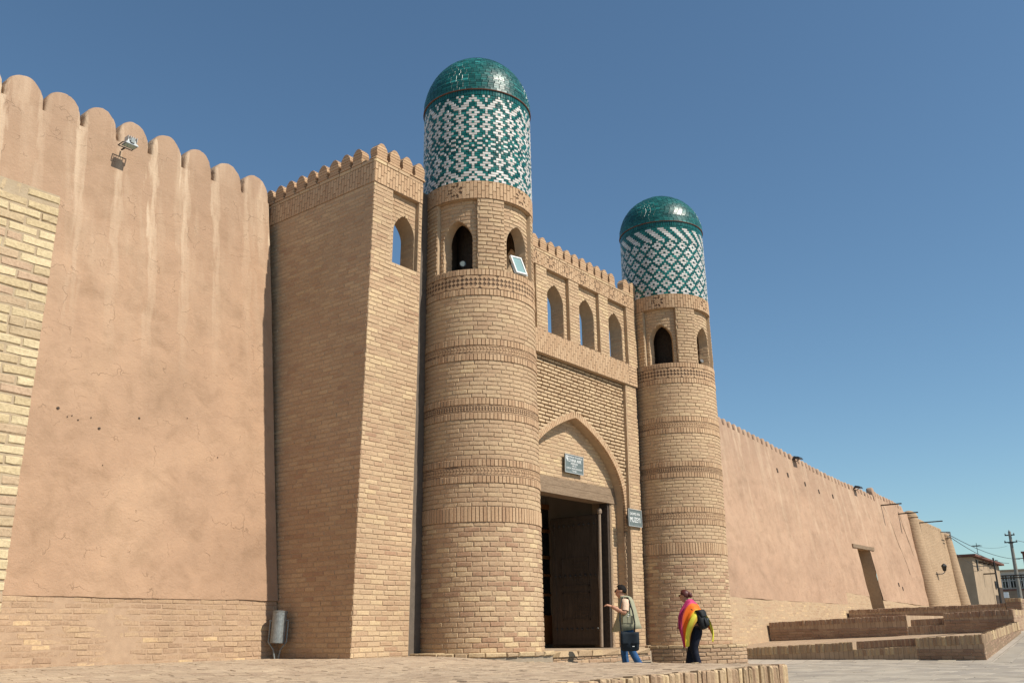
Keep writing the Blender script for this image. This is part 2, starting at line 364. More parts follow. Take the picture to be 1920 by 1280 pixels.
_bm_cache = {}
class Field:
    """brickwork of one thing: the bricks that show largest become objects of their own, the rest one joined part"""
    def __init__(s, parent, name='brick', rest='brickwork', limit=300, minpx=9.0):
        s.parent = parent; s.name = name; s.rest = rest; s.b = []; s.limit = limit; s.minpx = minpx
    def brick(s, S, u0, u1, v0, v1, tint, mat='brick', d0=-.02, d1=0.0, ns=1, ch=.006, jit=.0025, single=True, key=None):
        s.b.append((S, u0, u1, v0, v1, tint, mat, d0, d1, ns, ch, jit, single, key))
    def courses(s, S, v0, v1, pitch, intervals, L=.255, joint=.014, gap=.016, tint=lambda u, v: .5, transpose=False, **k):
        n = max(1, int(round((v1 - v0) / pitch))); pitch = (v1 - v0) / n
        for i in range(n):
            a = v0 + i * pitch + gap / 2; b = a + pitch - gap
            off = (i % 2) * .5 + ru(-.12, .12) if not transpose else (i * .37) % 1.0
            for (ua, ub) in intervals((a + b) / 2):
                st = math.floor((ua) / (L + joint)) - 1 + off
                while True:
                    x0 = st * (L + joint) + .03 * math.sin(st * 12.9898 + i * 78.233); x1 = (st + 1) * (L + joint) + .03 * math.sin((st + 1) * 12.9898 + i * 78.233) - joint; st += 1
                    if x0 > ub: break
                    x0 = max(x0, ua + joint / 2); x1 = min(x1, ub - joint / 2)
                    if x1 - x0 < .03: continue
                    um_, vm_ = (x0 + x1) / 2, (a + b) / 2
                    w = ru(-.003, .003) + .007 * mnoise.noise(Vector((um_ * .9, vm_ * 2.2, 7.7)))
                    t = min(1, max(0, tint(um_, vm_) + .22 * mnoise.noise(Vector((um_ * .8, vm_ * .8, 3.3)))))
                    k_ = dict(k)
                    if rnd() < .10 and k_.get('mat', 'brick') in ('brick', 'old'): k_['d1'] = -.004; t = .35
                    elif rnd() < .5: k_['d1'] = k_.get('d1', 0) + ru(-.003, .003)
                    if transpose:
                        s.brick(lambda u, v, d, S=S: S(u, v, d), a, b, x0, x1, t, **k)
                    else:
                        e_ = ru(-.003, .003); s.brick(S, x0 + ru(-.004, .004), x1 + ru(-.004, .004), a + w - e_, b + w + ru(-.003, .003), t, **k_)
    def emit(s):
        scored = []
        for i, b in enumerate(s.b):
            if not b[12]: continue
            S, u0, u1, v0, v1 = b[:5]; um = (u0 + u1) / 2; vm = (v0 + v1) / 2
            P = np.array(S(um, vm, b[8])); q = to_px(P)
            if q is None or not (-15 < q[0] < 1935 and -15 < q[1] < 1295): continue
            Na = np.array(S(um, vm, b[8] + .01)) - P
            if np.dot(Na, CAM_POS - P) <= 0: continue
            a = to_px(S(u0, vm, b[8])); c = to_px(S(u1, vm, b[8])); e = to_px(S(um, v0, b[8])); g = to_px(S(um, v1, b[8]))
            if not (a and c and e and g): continue
            lu = math.hypot(a[0] - c[0], a[1] - c[1]); lv = math.hypot(e[0] - g[0], e[1] - g[1])
            if max(lu, lv) < s.minpx: continue
            scored.append((abs((c[0] - a[0]) * (g[1] - e[1]) - (c[1] - a[1]) * (g[0] - e[0])), i))
        scored.sort(reverse=True)
        chosen = set(i for _, i in scored[:s.limit])
        rest = {}
        inv = np.array(s.parent.location) if s.parent is not None else np.zeros(3)
        for i, b in enumerate(s.b):
            S, u0, u1, v0, v1, tint, mat, d0, d1, ns, ch, jit, single, key = b
            if i in chosen:
                um, vm = (u0 + u1) / 2, (v0 + v1) / 2; e = .01
                P = np.array(S(um, vm, 0.0)); U = np.array(S(um + e, vm, 0)) - np.array(S(um - e, vm, 0)); V = np.array(S(um, vm + e, 0)) - np.array(S(um, vm - e, 0))
                U /= np.linalg.norm(U); V -= U * np.dot(U, V); V /= np.linalg.norm(V); Y = np.cross(V, U)
                H0 = .062; L0 = .255
                du, dv = u1 - u0, v1 - v0
                upright = dv > du
                if upright: L0, H0 = (.055, .255)
                tb = min(7, max(0, int(tint * 8)))
                ck = (mat, tb, random.randrange(3), round(d0, 3), round(d1, 3), ns, ch, jit, upright, key)
                if ck not in _bm_cache:
                    v, f = brick_template(-L0 / 2, L0 / 2, -H0 / 2, H0 / 2, d0, d1, ns, ch, jit)
                    vv = []
                    for (x, z, d) in v:
                        if key: R = key; a = x / R; vv.append(((R + d) * math.sin(a), -((R + d) * math.cos(a) - R), z))
                        else: vv.append((x, -d, z))
                    mb = MB(); mb.add(vv, f, (tb + .5) / 8)
                    me = mb.mesh(s.name); me.materials.append(M[mat]); _bm_cache[ck] = me
                o = bpy.data.objects.new(s.name, _bm_cache[ck])
                mt = Matrix(((U[0] * du / L0, Y[0], V[0] * dv / H0, P[0] - inv[0]), (U[1] * du / L0, Y[1], V[1] * dv / H0, P[1] - inv[1]),
                             (U[2] * du / L0, Y[2], V[2] * dv / H0, P[2] - inv[2]), (0, 0, 0, 1)))
                link(o, s.parent); o.matrix_local = mt
            else:
                mb = rest.setdefault(mat, MB())
                v, f = brick_template(u0, u1, v0, v1, d0, d1, ns, ch, jit)
                mb.add([S(*p) for p in v], f, tint)
        if rest:
            mats = sorted(rest); big = MB()
            for k, m_ in enumerate(mats): 
                o_ = len(big.v); big.v += rest[m_].v; big.f += [[o_ + i for i in f] for f in rest[m_].f]; big.t += rest[m_].t; big.m += [k] * len(rest[m_].t)
            big.build(s.rest, mats, s.parent, kind='stuff')

def plane(o, U, V):
    o = np.array(o, float); U = np.array(U, float); V = np.array(V, float); Nn = np.cross(U, V)
    return lambda u, v, d: o + u * U + v * V + d * Nn
def lean(x, z):
    if x < 13.2: return .021 * z
    return -.04 * (5 - min(z, 5)) * min(1, max(0, (x - 14) / 4))
def front(Y):
    return lambda u, v, d: (u + lean(u, v), Y - d, v)
def T(lo, hi): return lambda u, v: ru(lo, hi)

# arch profile : relative half width a in 0..1 -> height 0..1
def arch_h(a, p=1.18, q=.62): return (max(0.0, 1 - a ** p)) ** q
def arch_w(h, p=1.18, q=.62): return max(0.0, 1 - min(1, max(0, h)) ** (1 / q)) ** (1 / p)
class Opening:
    def __init__(s, c, hw, sill, spring, apex, p=1.18, q=.62): s.c, s.hw, s.sill, s.spring, s.apex, s.p, s.q = c, hw, sill, spring, apex, p, q
    def top(s, x): return s.spring + (s.apex - s.spring) * arch_h(min(1, abs(x - s.c) / s.hw), s.p, s.q)
    def half(s, z):
        if z < s.sill or z > s.apex: return None
        if z <= s.spring: return s.hw
        return s.hw * arch_w((z - s.spring) / (s.apex - s.spring), s.p, s.q)
def cut(intervals, ops, z):
    out = list(intervals)
    for op in ops:
        h = op.half(z)
        if h is None or h <= 0: continue
        a, b = op.c - h, op.c + h; nw = []
        for (x0, x1) in out:
            if b <= x0 or a >= x1: nw.append((x0, x1)); continue
            if a > x0: nw.append((x0, a))
            if b < x1: nw.append((b, x1))
        out = nw
    return out
def pierced(mb, S, u0, u1, v0, v1, ops, d, thick, du=.3, mi=0, back=True, mi_rev=None):
    """wall sheet at offset d with arched openings, reveals going back by thick, and a rear face"""
    mi_rev = mi if mi_rev is None else mi_rev
    us = set([u0, u1]); n = max(1, int((u1 - u0) / du))
    for i in range(n + 1): us.add(u0 + (u1 - u0) * i / n)
    for op in ops:
        for k in range(17): us.add(op.c - op.hw * math.cos(math.pi * k / 16))
    us = sorted(x for x in us if u0 - 1e-6 <= x <= u1 + 1e-6)
    us = [x for i, x in enumerate(us) if i == 0 or x - us[i - 1] > 1e-5]
    for a, b in zip(us[:-1], us[1:]):
        m = (a + b) / 2; op = next((o for o in ops if o.c - o.hw < m < o.c + o.hw), None)
        spans = []
        if op is None: spans.append((v0, v0, v1, v1))
        else:
            if op.sill > v0: spans.append((v0, v0, op.sill, op.sill))
            ta, tb = op.top(a), op.top(b)
            spans.append((ta, tb, v1, v1))
            for (q0, q1, flip) in ((ta, tb, False), (op.sill, op.sill, True)):
                if flip and op.sill <= v0 + 1e-6: continue
                A, B, C_, D = S(a, q0, d), S(b, q1, d), S(b, q1, d - thick), S(a, q0, d - thick)
                if flip: A, B, C_, D = D, C_, B, A
                mb.quad(A, D, C_, B, mi=mi_rev)
        for (p0, p1, q0, q1) in spans:
            mb.quad(S(a, p0, d), S(b, p1, d), S(b, q1, d), S(a, q0, d), mi=mi)
            if back: mb.quad(S(b, p1, d - thick), S(a, p0, d - thick), S(a, q0, d - thick), S(b, q1, d - thick), mi=mi)
    for op in ops:
        for x, fl in ((op.c - op.hw, 1), (op.c + op.hw, 0)):
            A, B, C_, D = S(x, op.sill, d), S(x, op.spring, d), S(x, op.spring, d - thick), S(x, op.sill, d - thick)
            if fl: mb.quad(A, D, C_, B, mi=mi_rev)
            else: mb.quad(A, B, C_, D, mi=mi_rev)

# motif of small rotated squares with open diamonds between
def motif(F, S, uc, vc, r, mat='band'):
    g = 2 * r / 5
    for i in range(5):
        for j in range(5):
            if (i in (0, 4) and j in (1, 3)) or (j in (0, 4) and i in (1, 3)): continue
            a = (i - 2) * g; b = (j - 2) * g; cu = uc + (a + b) / 2; cv = vc + (a - b) / 2; h = g * .46
            F.prisms.prism(S, [(cu, cv - h), (cu + h, cv), (cu, cv + h), (cu - h, cv)], -.02, .010, ru(.3, .8))


# ================================================================== GROUND
def ground_z(x, y):
    if x > 26.2 and y > -5.64: return -.6
    if x < 25.5: return -.5
    if x < 31: return -.5 + .7 * (x - 25.5) / 5.5
    if x < 46: return .2 + .75 * (x - 31) / 15
    if x < 72: return .95 + .6 * (x - 46) / 26
    return 1.55
mb = MB()
xs = [-400, -60, -10, 0, 6, 10, 14, 18, 22, 25.5, 26.15, 26.25, 28, 31, 36, 41, 46, 55, 63, 72, 110, 250, 900]
ys = [-600, -120, -40, -20, -12, -8, -6, -5.65, -5.6, -4, -2, 0, 4, 10, 40, 120, 600]
for i in range(len(xs) - 1):
    for j in range(len(ys) - 1):
        p = [(xs[i], ys[j]), (xs[i + 1], ys[j]), (xs[i + 1], ys[j + 1]), (xs[i], ys[j + 1])]
        mb.quad(*[(a, b, ground_z(a, b) - .02) for a, b in p])
g = mb.build('ground', 'ground'); tag(g, kind='structure')
# paving slabs of the square, right foreground
pave = thing('pavement', 'x', 'x', (0, 0, -.5)); del pave['label']; del pave['category']; pave['kind'] = 'structure'
F = Field(pave, 'paving_slab', 'paving', 300, 10)
S = lambda u, v, d: (u, v, ground_z(u, v) + d + .004 * math.sin(u * 3 + v * 2))
yy = -12.0; k = 0
while yy < -1.7:
    w = ru(.40, .46); x = 12.62 + (k % 2) * .31 - .31; k += 1
    while x < 30.5:
        L = ru(.58, .66)
        a, b = max(x, 12.62), x + L
        if not (b > 26 and yy + w > -5.74) and b - a > .1:
            F.brick(S, a + .004, b - .004, yy + .004, yy + w - .004, rnd(), 'slab', -.03, ru(0, .004), 1, .004, .002)
        x = b
    yy += w
F.emit()

# ---- near brick platform
plat = thing('platform', 'x', 'x', (0, 0, 0)); del plat['label']; del plat['category']; plat['kind'] = 'structure'
def plat_z(x, y):
    s = min(1, max(0, (-.3 - y) / 1.7)); s = s * s * (3 - 2 * s)
    return -.1 * s
PX1 = 12.45; PY0 = -6.28
mb = MB(); n = 24
gx = np.linspace(0.5, PX1 - .04, n); gy = np.linspace(PY0 + .04, 2.6, n)
for i in range(n - 1):
    for j in range(n - 1):
        mb.quad(*[(a, b, plat_z(a, b) - .016) for a, b in ((gx[i], gy[j]), (gx[i + 1], gy[j]), (gx[i + 1], gy[j + 1]), (gx[i], gy[j + 1]))])
mb.quad((.5, PY0 + .05, -.55), (PX1 - .04, PY0 + .05, -.55), (PX1 - .04, PY0 + .05, -.12), (.5, PY0 + .05, -.12))
mb.quad((PX1 - .04, PY0 + .05, -.55), (PX1 - .04, 0, -.55), (PX1 - .04, 0, -.12), (PX1 - .04, PY0 + .05, -.12))
mb.build('platform_core', 'mortar_grey', plat)
F = Field(plat, 'brick', 'brickwork', 300, 9)
S = lambda u, v, d: (u, v, plat_z(u, v) + d + .007 * mnoise.noise(Vector((u * .9, v * .9, 0))))
yy = PY0 + .14; k = 0
while yy < 1.85:
    w = ru(.118, .134); x = 2.2 + (k % 2) * .13 + ru(-.03, .03); k += 1
    while x < PX1 - .12:
        L = ru(.24, .27); b = min(x + L, PX1 - .1)
        if b - x > .05:
            dz = ru(-.0025, .0025)
            q_ = .002 if rnd() < .8 else .009
            F.brick(S, x + .003, b - .003, yy + q_, yy + w - .002, ru(.1, .9), 'paver', -.03, dz + (ru(.0, .006) if rnd() < .06 else 0), 1, .003, .002)
        x = b
    yy += w
# worn upright bricks along the front edge and along the far edge
SF = lambda u, v, d: (u, PY0 - d, v)
x = 2.0
while x < PX1 - .02:
    w = ru(.085, .115); t = ru(0, 1)
    F.brick(SF, x + .004, x + w - .010, -.5, -.105 + ru(-.014, .008), t, 'edge', -.12, ru(-.02, .022), 1, .022, .007, single=True)
    x += w
SE = lambda u, v, d: (PX1 + d, u, v)
y = PY0 + .02
while y < -1.3:
    w = ru(.085, .115)
    F.brick(SE, y + .004, y + w - .008, -.5, plat_z(0, y) + ru(-.016, .006), ru(0, 1), 'edge', -.12, ru(-.02, .02), 1, .022, .007)
    y += w
F.emit()

# ================================================================== LEFT FORTRESS WALL
BK = .133
def battery(x, z): return 1.80 + BK * z
def batterS(off=0.0, amp=.03, seed=0):
    nrm = 1 / math.sqrt(1 + BK * BK)
    def S(u, v, d):
        w = amp * mnoise.noise(Vector((u * .55 + seed, v * .55, 3))) + amp * .4 * mnoise.noise(Vector((u * 2.1, v * 2.1 + seed, 9)))
        return (u, 1.80 + BK * v - (off + d + w) * nrm, v - (off + d + w) * BK * nrm * 0)
    return S
lwall = thing('fortress_wall', 'tall pink-brown mud plastered fortress wall with rounded battlements left of the gate', 'wall', (8, 2.6, 0))
ZN = 8.78
S = batterS(.03)
mb = MB()
X0, X1 = 1.0, 10.40
nx, nz = 80, 76
def zedge(x): return .935 + .018 * mnoise.noise(Vector((x * 1.4, 0, 5))) + .010 * mnoise.noise(Vector((x * 6, 0, 5)))
for i in range(nx):
    for j in range(nz):
        a, b = X0 + (X1 - X0) * i / nx, X0 + (X1 - X0) * (i + 1) / nx
        def zz(x, t): z0 = zedge(x); return z0 + (ZN - z0) * t
        mb.quad(S(a, zz(a, j / nz), 0), S(b, zz(b, j / nz), 0), S(b, zz(b, (j + 1) / nz), 0), S(a, zz(a, (j + 1) / nz), 0))
for i in range(nx):                           # underside lip of the plaster coat, wall head and rear face
    a, b = X0 + (X1 - X0) * i / nx, X0 + (X1 - X0) * (i + 1) / nx
    mb.quad(S(a, zedge(a), -.06), S(b, zedge(b), -.06), S(b, zedge(b), 0), S(a, zedge(a), 0))
    mb.quad(S(a, ZN, 0), S(b, ZN, 0), (b, 4.6, ZN), (a, 4.6, ZN))
mb.quad((X1, 5.2, 0), (X0, 5.2, 0), (X0, 4.6, ZN), (X1, 4.6, ZN))
mb.quad((X0, 1.8, 0), (X0, 2.95, ZN), (X0, 4.6, ZN), (X0, 5.2, 0))
mb.build('plaster_face', 'plaster', lwall, smooth=True)
# rounded battlements
def merlon_mesh(w, h, t, seed, mat):
    """local x along the wall, y depth (front at 0 leaning back), z up; rounded head with soft rim"""
    mb = MB(); n = 28
    prof = [(-w / 2, -.45)] + [(-w / 2 * math.cos(math.pi * k / n) * (1 + .05 * math.sin(math.pi * k / n)), h * (math.sin(math.pi * k / n) ** .82)) for k in range(n + 1)] + [(w / 2, -.45)]
    rings = []
    for (ins, y) in ((.045, 0.0), (.012, .018), (0, .06), (0, t - .06), (.02, t)):
        rg = []
        for (x, z) in prof:
            s = 1 - ins / (w / 2); zz = z * (1 - ins / h) if z > 0 else z
            wob = .022 * mnoise.noise(Vector((x * 4 + seed * 7, z * 4, y * 4))) + .012 * mnoise.noise(Vector((x * 15 + seed * 7, z * 15, y * 8)))
            rg.append((x * s + wob, y + BK * zz + .016 * mnoise.noise(Vector((x * 3, z * 3 + seed * 5, 2))), zz + wob))
        rings.append(rg)
    m = len(prof); v = sum(rings, []); f = []
    for r in range(len(rings) - 1):
        for i in range(m - 1): f.append((r * m + i, r * m + i + 1, (r + 1) * m + i + 1, (r + 1) * m + i))
    # front and rear as fans towards a centre line
    c0 = len(v); v.append((0, .0 - .004, -.2)); c1 = len(v); v.append((0, t, -.2))
    for i in range(m - 1): f.append((c0, i + 1, i)); f.append((c1, (len(rings) - 1) * m + i, (len(rings) - 1) * m + i + 1))
    mb.add(v, f); me = mb.mesh('merlon', smooth=False); me.materials.append(M[mat])
    for p in me.polygons: p.use_smooth = True
    return me
mvar = [merlon_mesh(.60, .56, .34, s_, 'plaster') for s_ in range(4)]
k = 0; xm = 10.16
cent = [10.12, 9.45, 8.78, 8.11, 7.45, 6.82, 6.15, 5.50, 4.84, 4.17, 3.5, 2.84]
for x in cent:
    o = bpy.data.objects.new('merlon', mvar[k % 4]); k += 1
    link(o, lwall); P = S(x, ZN, 0); o.location = Vector((x, P[1] + .012, ZN)) - lwall.location
    o.scale = (ru(.98, 1.08), 1, ru(.97, 1.05))
# plinth brickwork
F = Field(lwall, 'brick', 'brickwork', 300, 9)
SP = batterS(.012, .02, 4)
mb = MB()
for i in range(40):
    a, b = X0 + (X1 - X0) * i / 40, X0 + (X1 - X0) * (i + 1) / 40
    mb.quad(SP(a, -.15, -.004), SP(b, -.15, -.004), SP(b, .96, -.004), SP(a, .96, -.004))
mb.build('plinth_core', 'mortar_smear', lwall)
def tint_old(u, v):
    r = rnd()
    if r < .05: return 1.0
    return ru(.05, .55) if v < .25 else ru(.25, .75)
F.courses(SP, -.04, .935, .083, lambda v: [(1.2, 10.39)], tint=tint_old, mat='old', d0=-.015, d1=.001, ch=.008, jit=.007, gap=.012, joint=.012, L=.245)
F.emit()
# small holes and droppings on the plaster (old fixing holes)
mb = MB(); 
for (x, z, r) in [(6.40, 3.68, .025), (7.06, 3.47, .022), (7.72, 3.75, .018), (6.72, 3.55, .012), (6.55, 3.57, .01), (6.62, 3.60, .009), (6.92, 3.62, .01), (8.6, 3.9, .008), (9.2, 3.3, .01), (7.15, 2.9, .008)]:
    mb.prism(S, [(x + r * math.cos(t) * ru(.7, 1.2), z + r * math.sin(t) * ru(.6, 1.1)) for t in np.linspace(0, 2 * math.pi, 7)[:-1]], .0, .012, .1)
o = mb.build('hole', 'wood_dark', lwall)

# floodlight on the battlements
fl = thing('floodlight', 'grey-white floodlight bracketed between two battlements of the left wall', 'floodlight', (7.2, 2.55, 8.75))
mb = MB()
def fl_box(mb, c, w0, w1, dpt0, dpt1, h, tilt=0):
    pass
c = np.array((7.19, 2.62, 8.60)); FS = .54
A = lambda x, y, z: (c[0] + FS * x, c[1] + FS * y, c[2] + FS * z)
# housing : trapezoid, wide rim at the bottom, finned back
rim = [A(-.21, -.16, -.02), A(.21, -.16, -.02), A(.21, .14, -.02), A(-.21, .14, -.02)]
rim2 = [A(-.21, -.16, .012), A(.21, -.16, .012), A(.21, .14, .012), A(-.21, .14, .012)]
mid = [A(-.15, -.11, .10), A(.15, -.11, .10), A(.15, .09, .10), A(-.15, .09, .10)]
top = [A(-.13, -.09, .19), A(.13, -.09, .19), A(.13, .07, .19), A(-.13, .07, .19)]
v = rim + rim2 + mid + top; f = []
for r in range(3):
    for i in range(4): f.append((r * 4 + i, r * 4 + (i + 1) % 4, (r + 1) * 4 + (i + 1) % 4, (r + 1) * 4 + i))
f.append((12, 13, 14, 15)); mb.add(v, f)
for k in range(5): mb.box(c[0] - .08 + k * .04 - .003, c[1] - .09, c[2] + .06, c[0] - .08 + k * .04 + .003, c[1] + .05, c[2] + .145)
mb.build('housing', 'alu', fl)
mb = MB(); mb.add([A(-.19, -.14, -.022), A(.19, -.14, -.022), A(.19, .12, -.022), A(-.19, .12, -.022)], [(3, 2, 1, 0)]); mb.build('lamp_glass', 'glass_lamp', fl)
mb = MB(); mb.box(c[0] - .035, c[1] - .105, c[2] + .02, c[0] + .035, c[1] - .078, c[2] + .11); mb.build('gear_box', 'galv', fl)
mb = MB()
for s_ in (-1, 1): mb.path([A(s_ * .2, 0, .05), A(s_ * .235, 0, .05), A(s_ * .235, .30, .03)], .010)
mb.path([A(-.235, .30, .03), A(.235, .30, .03)], .010); mb.path([A(0, .30, .03), A(0, .5, .03)], .016)
mb.build('bracket', 'darkmetal', fl)

# yellow brick buttress, close on the left
but = thing('brick_buttress', 'near yellow brick pier rising at the left edge of the picture', 'buttress', (2.4, -3.5, 0))
BX0, BX1, BY, BTOP = 1.5, 3.27, -4.0, 4.0
mb = MB(); mb.box(BX0 + .02, BY + .006, -.5, BX1 - .006, 1.9, BTOP - .01); mb.build('mortar_core', 'mortar_yellow', but)
F = Field(but, 'brick', 'brickwork', 300, 9)
SB = front(BY); SB = (lambda f_: (lambda u, v, d: (u, BY - d, v)))(0)
def tint_y(u, v): return random.choice([ru(0, .2), ru(.3, .6), ru(.5, .8), ru(.6, 1), ru(.7, 1), ru(.85, 1)])
rows = int((BTOP + .5 - .07) / .0795); zz = -.5
for i in range(rows):
    z0 = -.5 + i * .0795; off = ru(.0, .26); x = BX1 - (.135 if i % 2 else .27); xr = BX1
    while xr > BX0 + .05:
        L = random.choice([.262, .262, .255, .13 if i % 3 else .25]) if xr < BX1 else (.14 if i % 2 else .262)
        a = max(BX0, xr - L)
        F.brick(SB, a + .008, xr - .007 if xr < BX1 else xr, z0 + .007 + ru(-.003, .003), z0 + .0795 - .006 + ru(-.003, .003), tint_y(0, 0), 'yellow', -.02, ru(-.002, .005), 2, .008, .0045)
        xr = a
x = BX1 - .26
F.brick(SB, BX1 - .27, BX1, BTOP - .09, BTOP - .03, .6, 'yellow', -.02, .004, 1, .009, .004)
for i in range(12):
    a = BX1 - .40 - i * .115
    F.brick(SB, a, a + .095, BTOP - .12, BTOP - .015, .35, 'yellow', -.02, -.004 + ru(-.004, .004), 1, .018, .007)
SBR = lambda u, v, d: (BX1 + d, u, v)
F.courses(SBR, -.5, BTOP - .02, .0795, lambda v: [(BY + .012, 1.7)], tint=tint_y, mat='yellow', d0=-.015, d1=-.002, ch=.009, jit=.004, single=False)
F.emit()

# ================================================================== GATEHOUSE
gate = thing('gatehouse', 'sand brick gatehouse with pointed portal, arched loggia windows and small stepped battlements', 'gatehouse', (15, 1, 0))
PC = 10.40
sideS = lambda u, v, d: (PC + .0215 * v - d, -u, v)          # left flank of the pylon, u = -y
frontS = front(0.0)
F = Field(gate, 'brick', 'brickwork', 300, 9); F.prisms = MB()
core = MB()
# pylon body
def lq(mb, pts, mi=0): mb.quad(*[(x + lean(x, z), y, z) for x, y, z in pts], mi=mi)
ZT = 8.86
ins = .009
lq(core, [(PC + ins, ins, -.15), (11.69, ins, -.15), (11.69, ins, 6.92), (PC + ins, ins, 6.92)])
lq(core, [(PC + ins, 3.3, -.15), (PC + ins, ins, -.15), (PC + ins, ins, ZT), (PC + ins, 3.3, ZT)])
lq(core, [(11.69, ins, -.15), (11.69, 3.3, -.15), (11.69, 3.3, 6.7), (11.69, ins, 6.7)])
lq(core, [(PC + .45, ins + .4, 6.7), (11.69, ins + .4, 6.7), (11.69, 3.3, 6.7), (PC + .45, 3.3, 6.7)])
lq(core, [(PC + .42, 3.3, 6.7), (PC + .42, ins + .4, 6.7), (PC + .42, ins + .4, ZT), (PC + .42, 3.3, ZT)][::-1])
lq(core, [(PC + ins, ins, ZT), (PC + .42, ins, ZT), (PC + .42, 3.3, ZT), (PC + ins, 3.3, ZT)])
RD = .085
opP = Opening(11.30, .28, 6.92, 7.62, 8.02, 1.15, .5)
S_rec = front(RD)
pierced(core, S_rec, 10.86, 11.69, 6.7, 8.5, [opP], -ins, .36)
band_core = MB()
lq(band_core, [(PC + .005, -.0005, 8.38), (11.69, -.0005, 8.38), (11.69, -.0005, 8.80), (PC + .005, -.0005, 8.80)])
band_core.build('band_backing', 'mortar_deep', gate); band_core = MB()
lq(band_core, [(PC - .0005, 3.3, 8.38), (PC - .0005, 0, 8.38), (PC - .0005, 0, 8.80), (PC - .0005, 3.3, 8.80)])
# pilaster strips beside the recess and band zone
def slab_front(mb, x0, x1, z0, z1, y0, y1):
    for q in ([(x0, y0, z0), (x1, y0, z0), (x1, y0, z1), (x0, y0, z1)], [(x1, y0, z0), (x1, y1, z0), (x1, y1, z1), (x1, y0, z1)],
              [(x0, y1, z0), (x0, y0, z0), (x0, y0, z1), (x0, y1, z1)], [(x0, y0, z1), (x1, y0, z1), (x1, y1, z1), (x0, y1, z1)],
              [(x0, y1, z0), (x1, y1, z0), (x1, y0, z0), (x0, y0, z0)]): lq(mb, q)
slab_front(core, PC + .025, 10.895, 6.92, 8.38, ins, .4)
slab_front(core, 11.60, 11.69, 6.92, 8.38, ins, .12)
slab_front(core, PC + .025, 11.69, 8.38, ZT - .004, ins + .001, .455)
# sill ramp of recess: flush at 6.92
def t_plain(lo=.25, hi=.8): return T(lo, hi)
def pint(v):
    if v < 6.90: return [(PC, 11.69)]
    if v < 8.37: return [(PC, 10.89)]
    return []
F.courses(frontS, 0.0, 8.38, .0815, pint, tint=t_plain(.2, .95), ch=.007, jit=.004, d0=-.015, d1=.0)
F.courses(frontS, 6.92, 8.38, .0815, lambda v: [(11.60, 11.69)], tint=t_plain(), d0=-.015)
F.courses(S_rec, 6.92, 8.38, .0815, lambda v: cut([(10.90, 11.59)], [opP], v), tint=t_plain(), d0=-.015, jit=.004)
F.courses(sideS, 0.0, 8.38, .0815, lambda v: [(-3.1, 0.0)], tint=t_plain(.2, .8), ch=.007, jit=.004, d0=-.015)
# reveal bricks of the pylon window
S_rr = lambda u, v, d: (11.58 + lean(11.5, v) - d, RD - u, v)
F.courses(S_rr, 6.92, 7.62, .0815, lambda v: [(-.37, -.005)], tint=t_plain(), d0=-.01, d1=.002, single=False)
# soldier band under the battlements
def band(F, S, u0, u1, v0, v1, mots=(), r=.17, pitch=.078, mat='band', d1=.009, hi=.26, t=(.35, .95), **k):
    n = int(round((u1 - u0) / pitch)); pw = (u1 - u0) / n
    for i in range(n):
        a = u0 + i * pw; off = (i % 3) * .33 * hi * 1.0 + ru(-.01, .01); z = v0 - hi + off
        while z < v1:
            z0 = max(z, v0) + .005; z1 = min(z + hi, v1) - .006; z += hi
            if z1 - z0 < .02: continue
            um = a + pw / 2; vm = (z0 + z1) / 2; segs = [(z0, z1)]
            for (mc, mz) in mots:
                lim = r - abs(um - mc)
                if lim > 0:
                    ns = []
                    for (p0, p1) in segs:
                        if p0 < mz - lim: ns.append((p0, min(p1, mz - lim)))
                        if p1 > mz + lim: ns.append((max(p0, mz + lim), p1))
                    segs = ns
            for (p0, p1) in segs:
                if p1 - p0 > .015: F.brick(S, a + .0045, a + pw - .0045, p0, p1, ru(*t), mat, -.02, d1 + ru(-.002, .002), k.get('ns', 1), .004, .0015, key=k.get('key'))
    for (mc, mz) in mots: motif(F, S, mc, mz, r * .93)
band(F, frontS, PC, 11.69, 8.38, 8.80)
band(F, sideS, -3.1, 0, 8.38, 8.80)
F.courses(frontS, 8.80, 8.88, .08, lambda v: [(PC, 11.69)], tint=t_plain(.5, .9), d0=-.02, d1=.010, L=.30)
F.courses(sideS, 8.80, 8.88, .08, lambda v: [(-3.1, 0)], tint=t_plain(.5, .9), d0=-.02, d1=.010, L=.30)
core.build('wall_body', 'mortar', gate)
# grey cement filling, its colour darkened for shade, between pylon and tower, and right of the portal
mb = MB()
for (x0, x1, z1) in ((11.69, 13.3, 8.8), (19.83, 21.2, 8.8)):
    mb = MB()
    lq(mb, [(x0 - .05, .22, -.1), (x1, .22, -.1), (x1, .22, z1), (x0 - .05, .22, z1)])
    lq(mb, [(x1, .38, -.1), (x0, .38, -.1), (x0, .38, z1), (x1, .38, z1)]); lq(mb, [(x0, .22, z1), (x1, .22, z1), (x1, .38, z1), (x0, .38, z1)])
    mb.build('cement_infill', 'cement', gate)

# ---- centre part
MY = .10
midS = front(MY)
mid = MB()
slab_front(mid, 19.33, 19.83, -.15, 6.25, MY + ins, .7)
slab_front(mid, 14.50, 15.07, -.15, 6.25, MY + ins, .7)
slab_front(mid, 14.50, 19.87, 6.25, 6.80, MY + ins - .035, .6)
# spandrel panel, pierced by the big arch
PY = .20
opA = Opening(17.2, 2.05, -.1, 2.6, 5.04, 1.08, .315)
mb = MB(); panS = front(PY)
pierced(mb, panS, 15.05, 19.35, -.1, 6.26, [opA], -.045, .235, du=.2, back=False, mi_rev=1)
mb.build('spandrel_wall', ['mortar_deep', 'mortar'], gate)
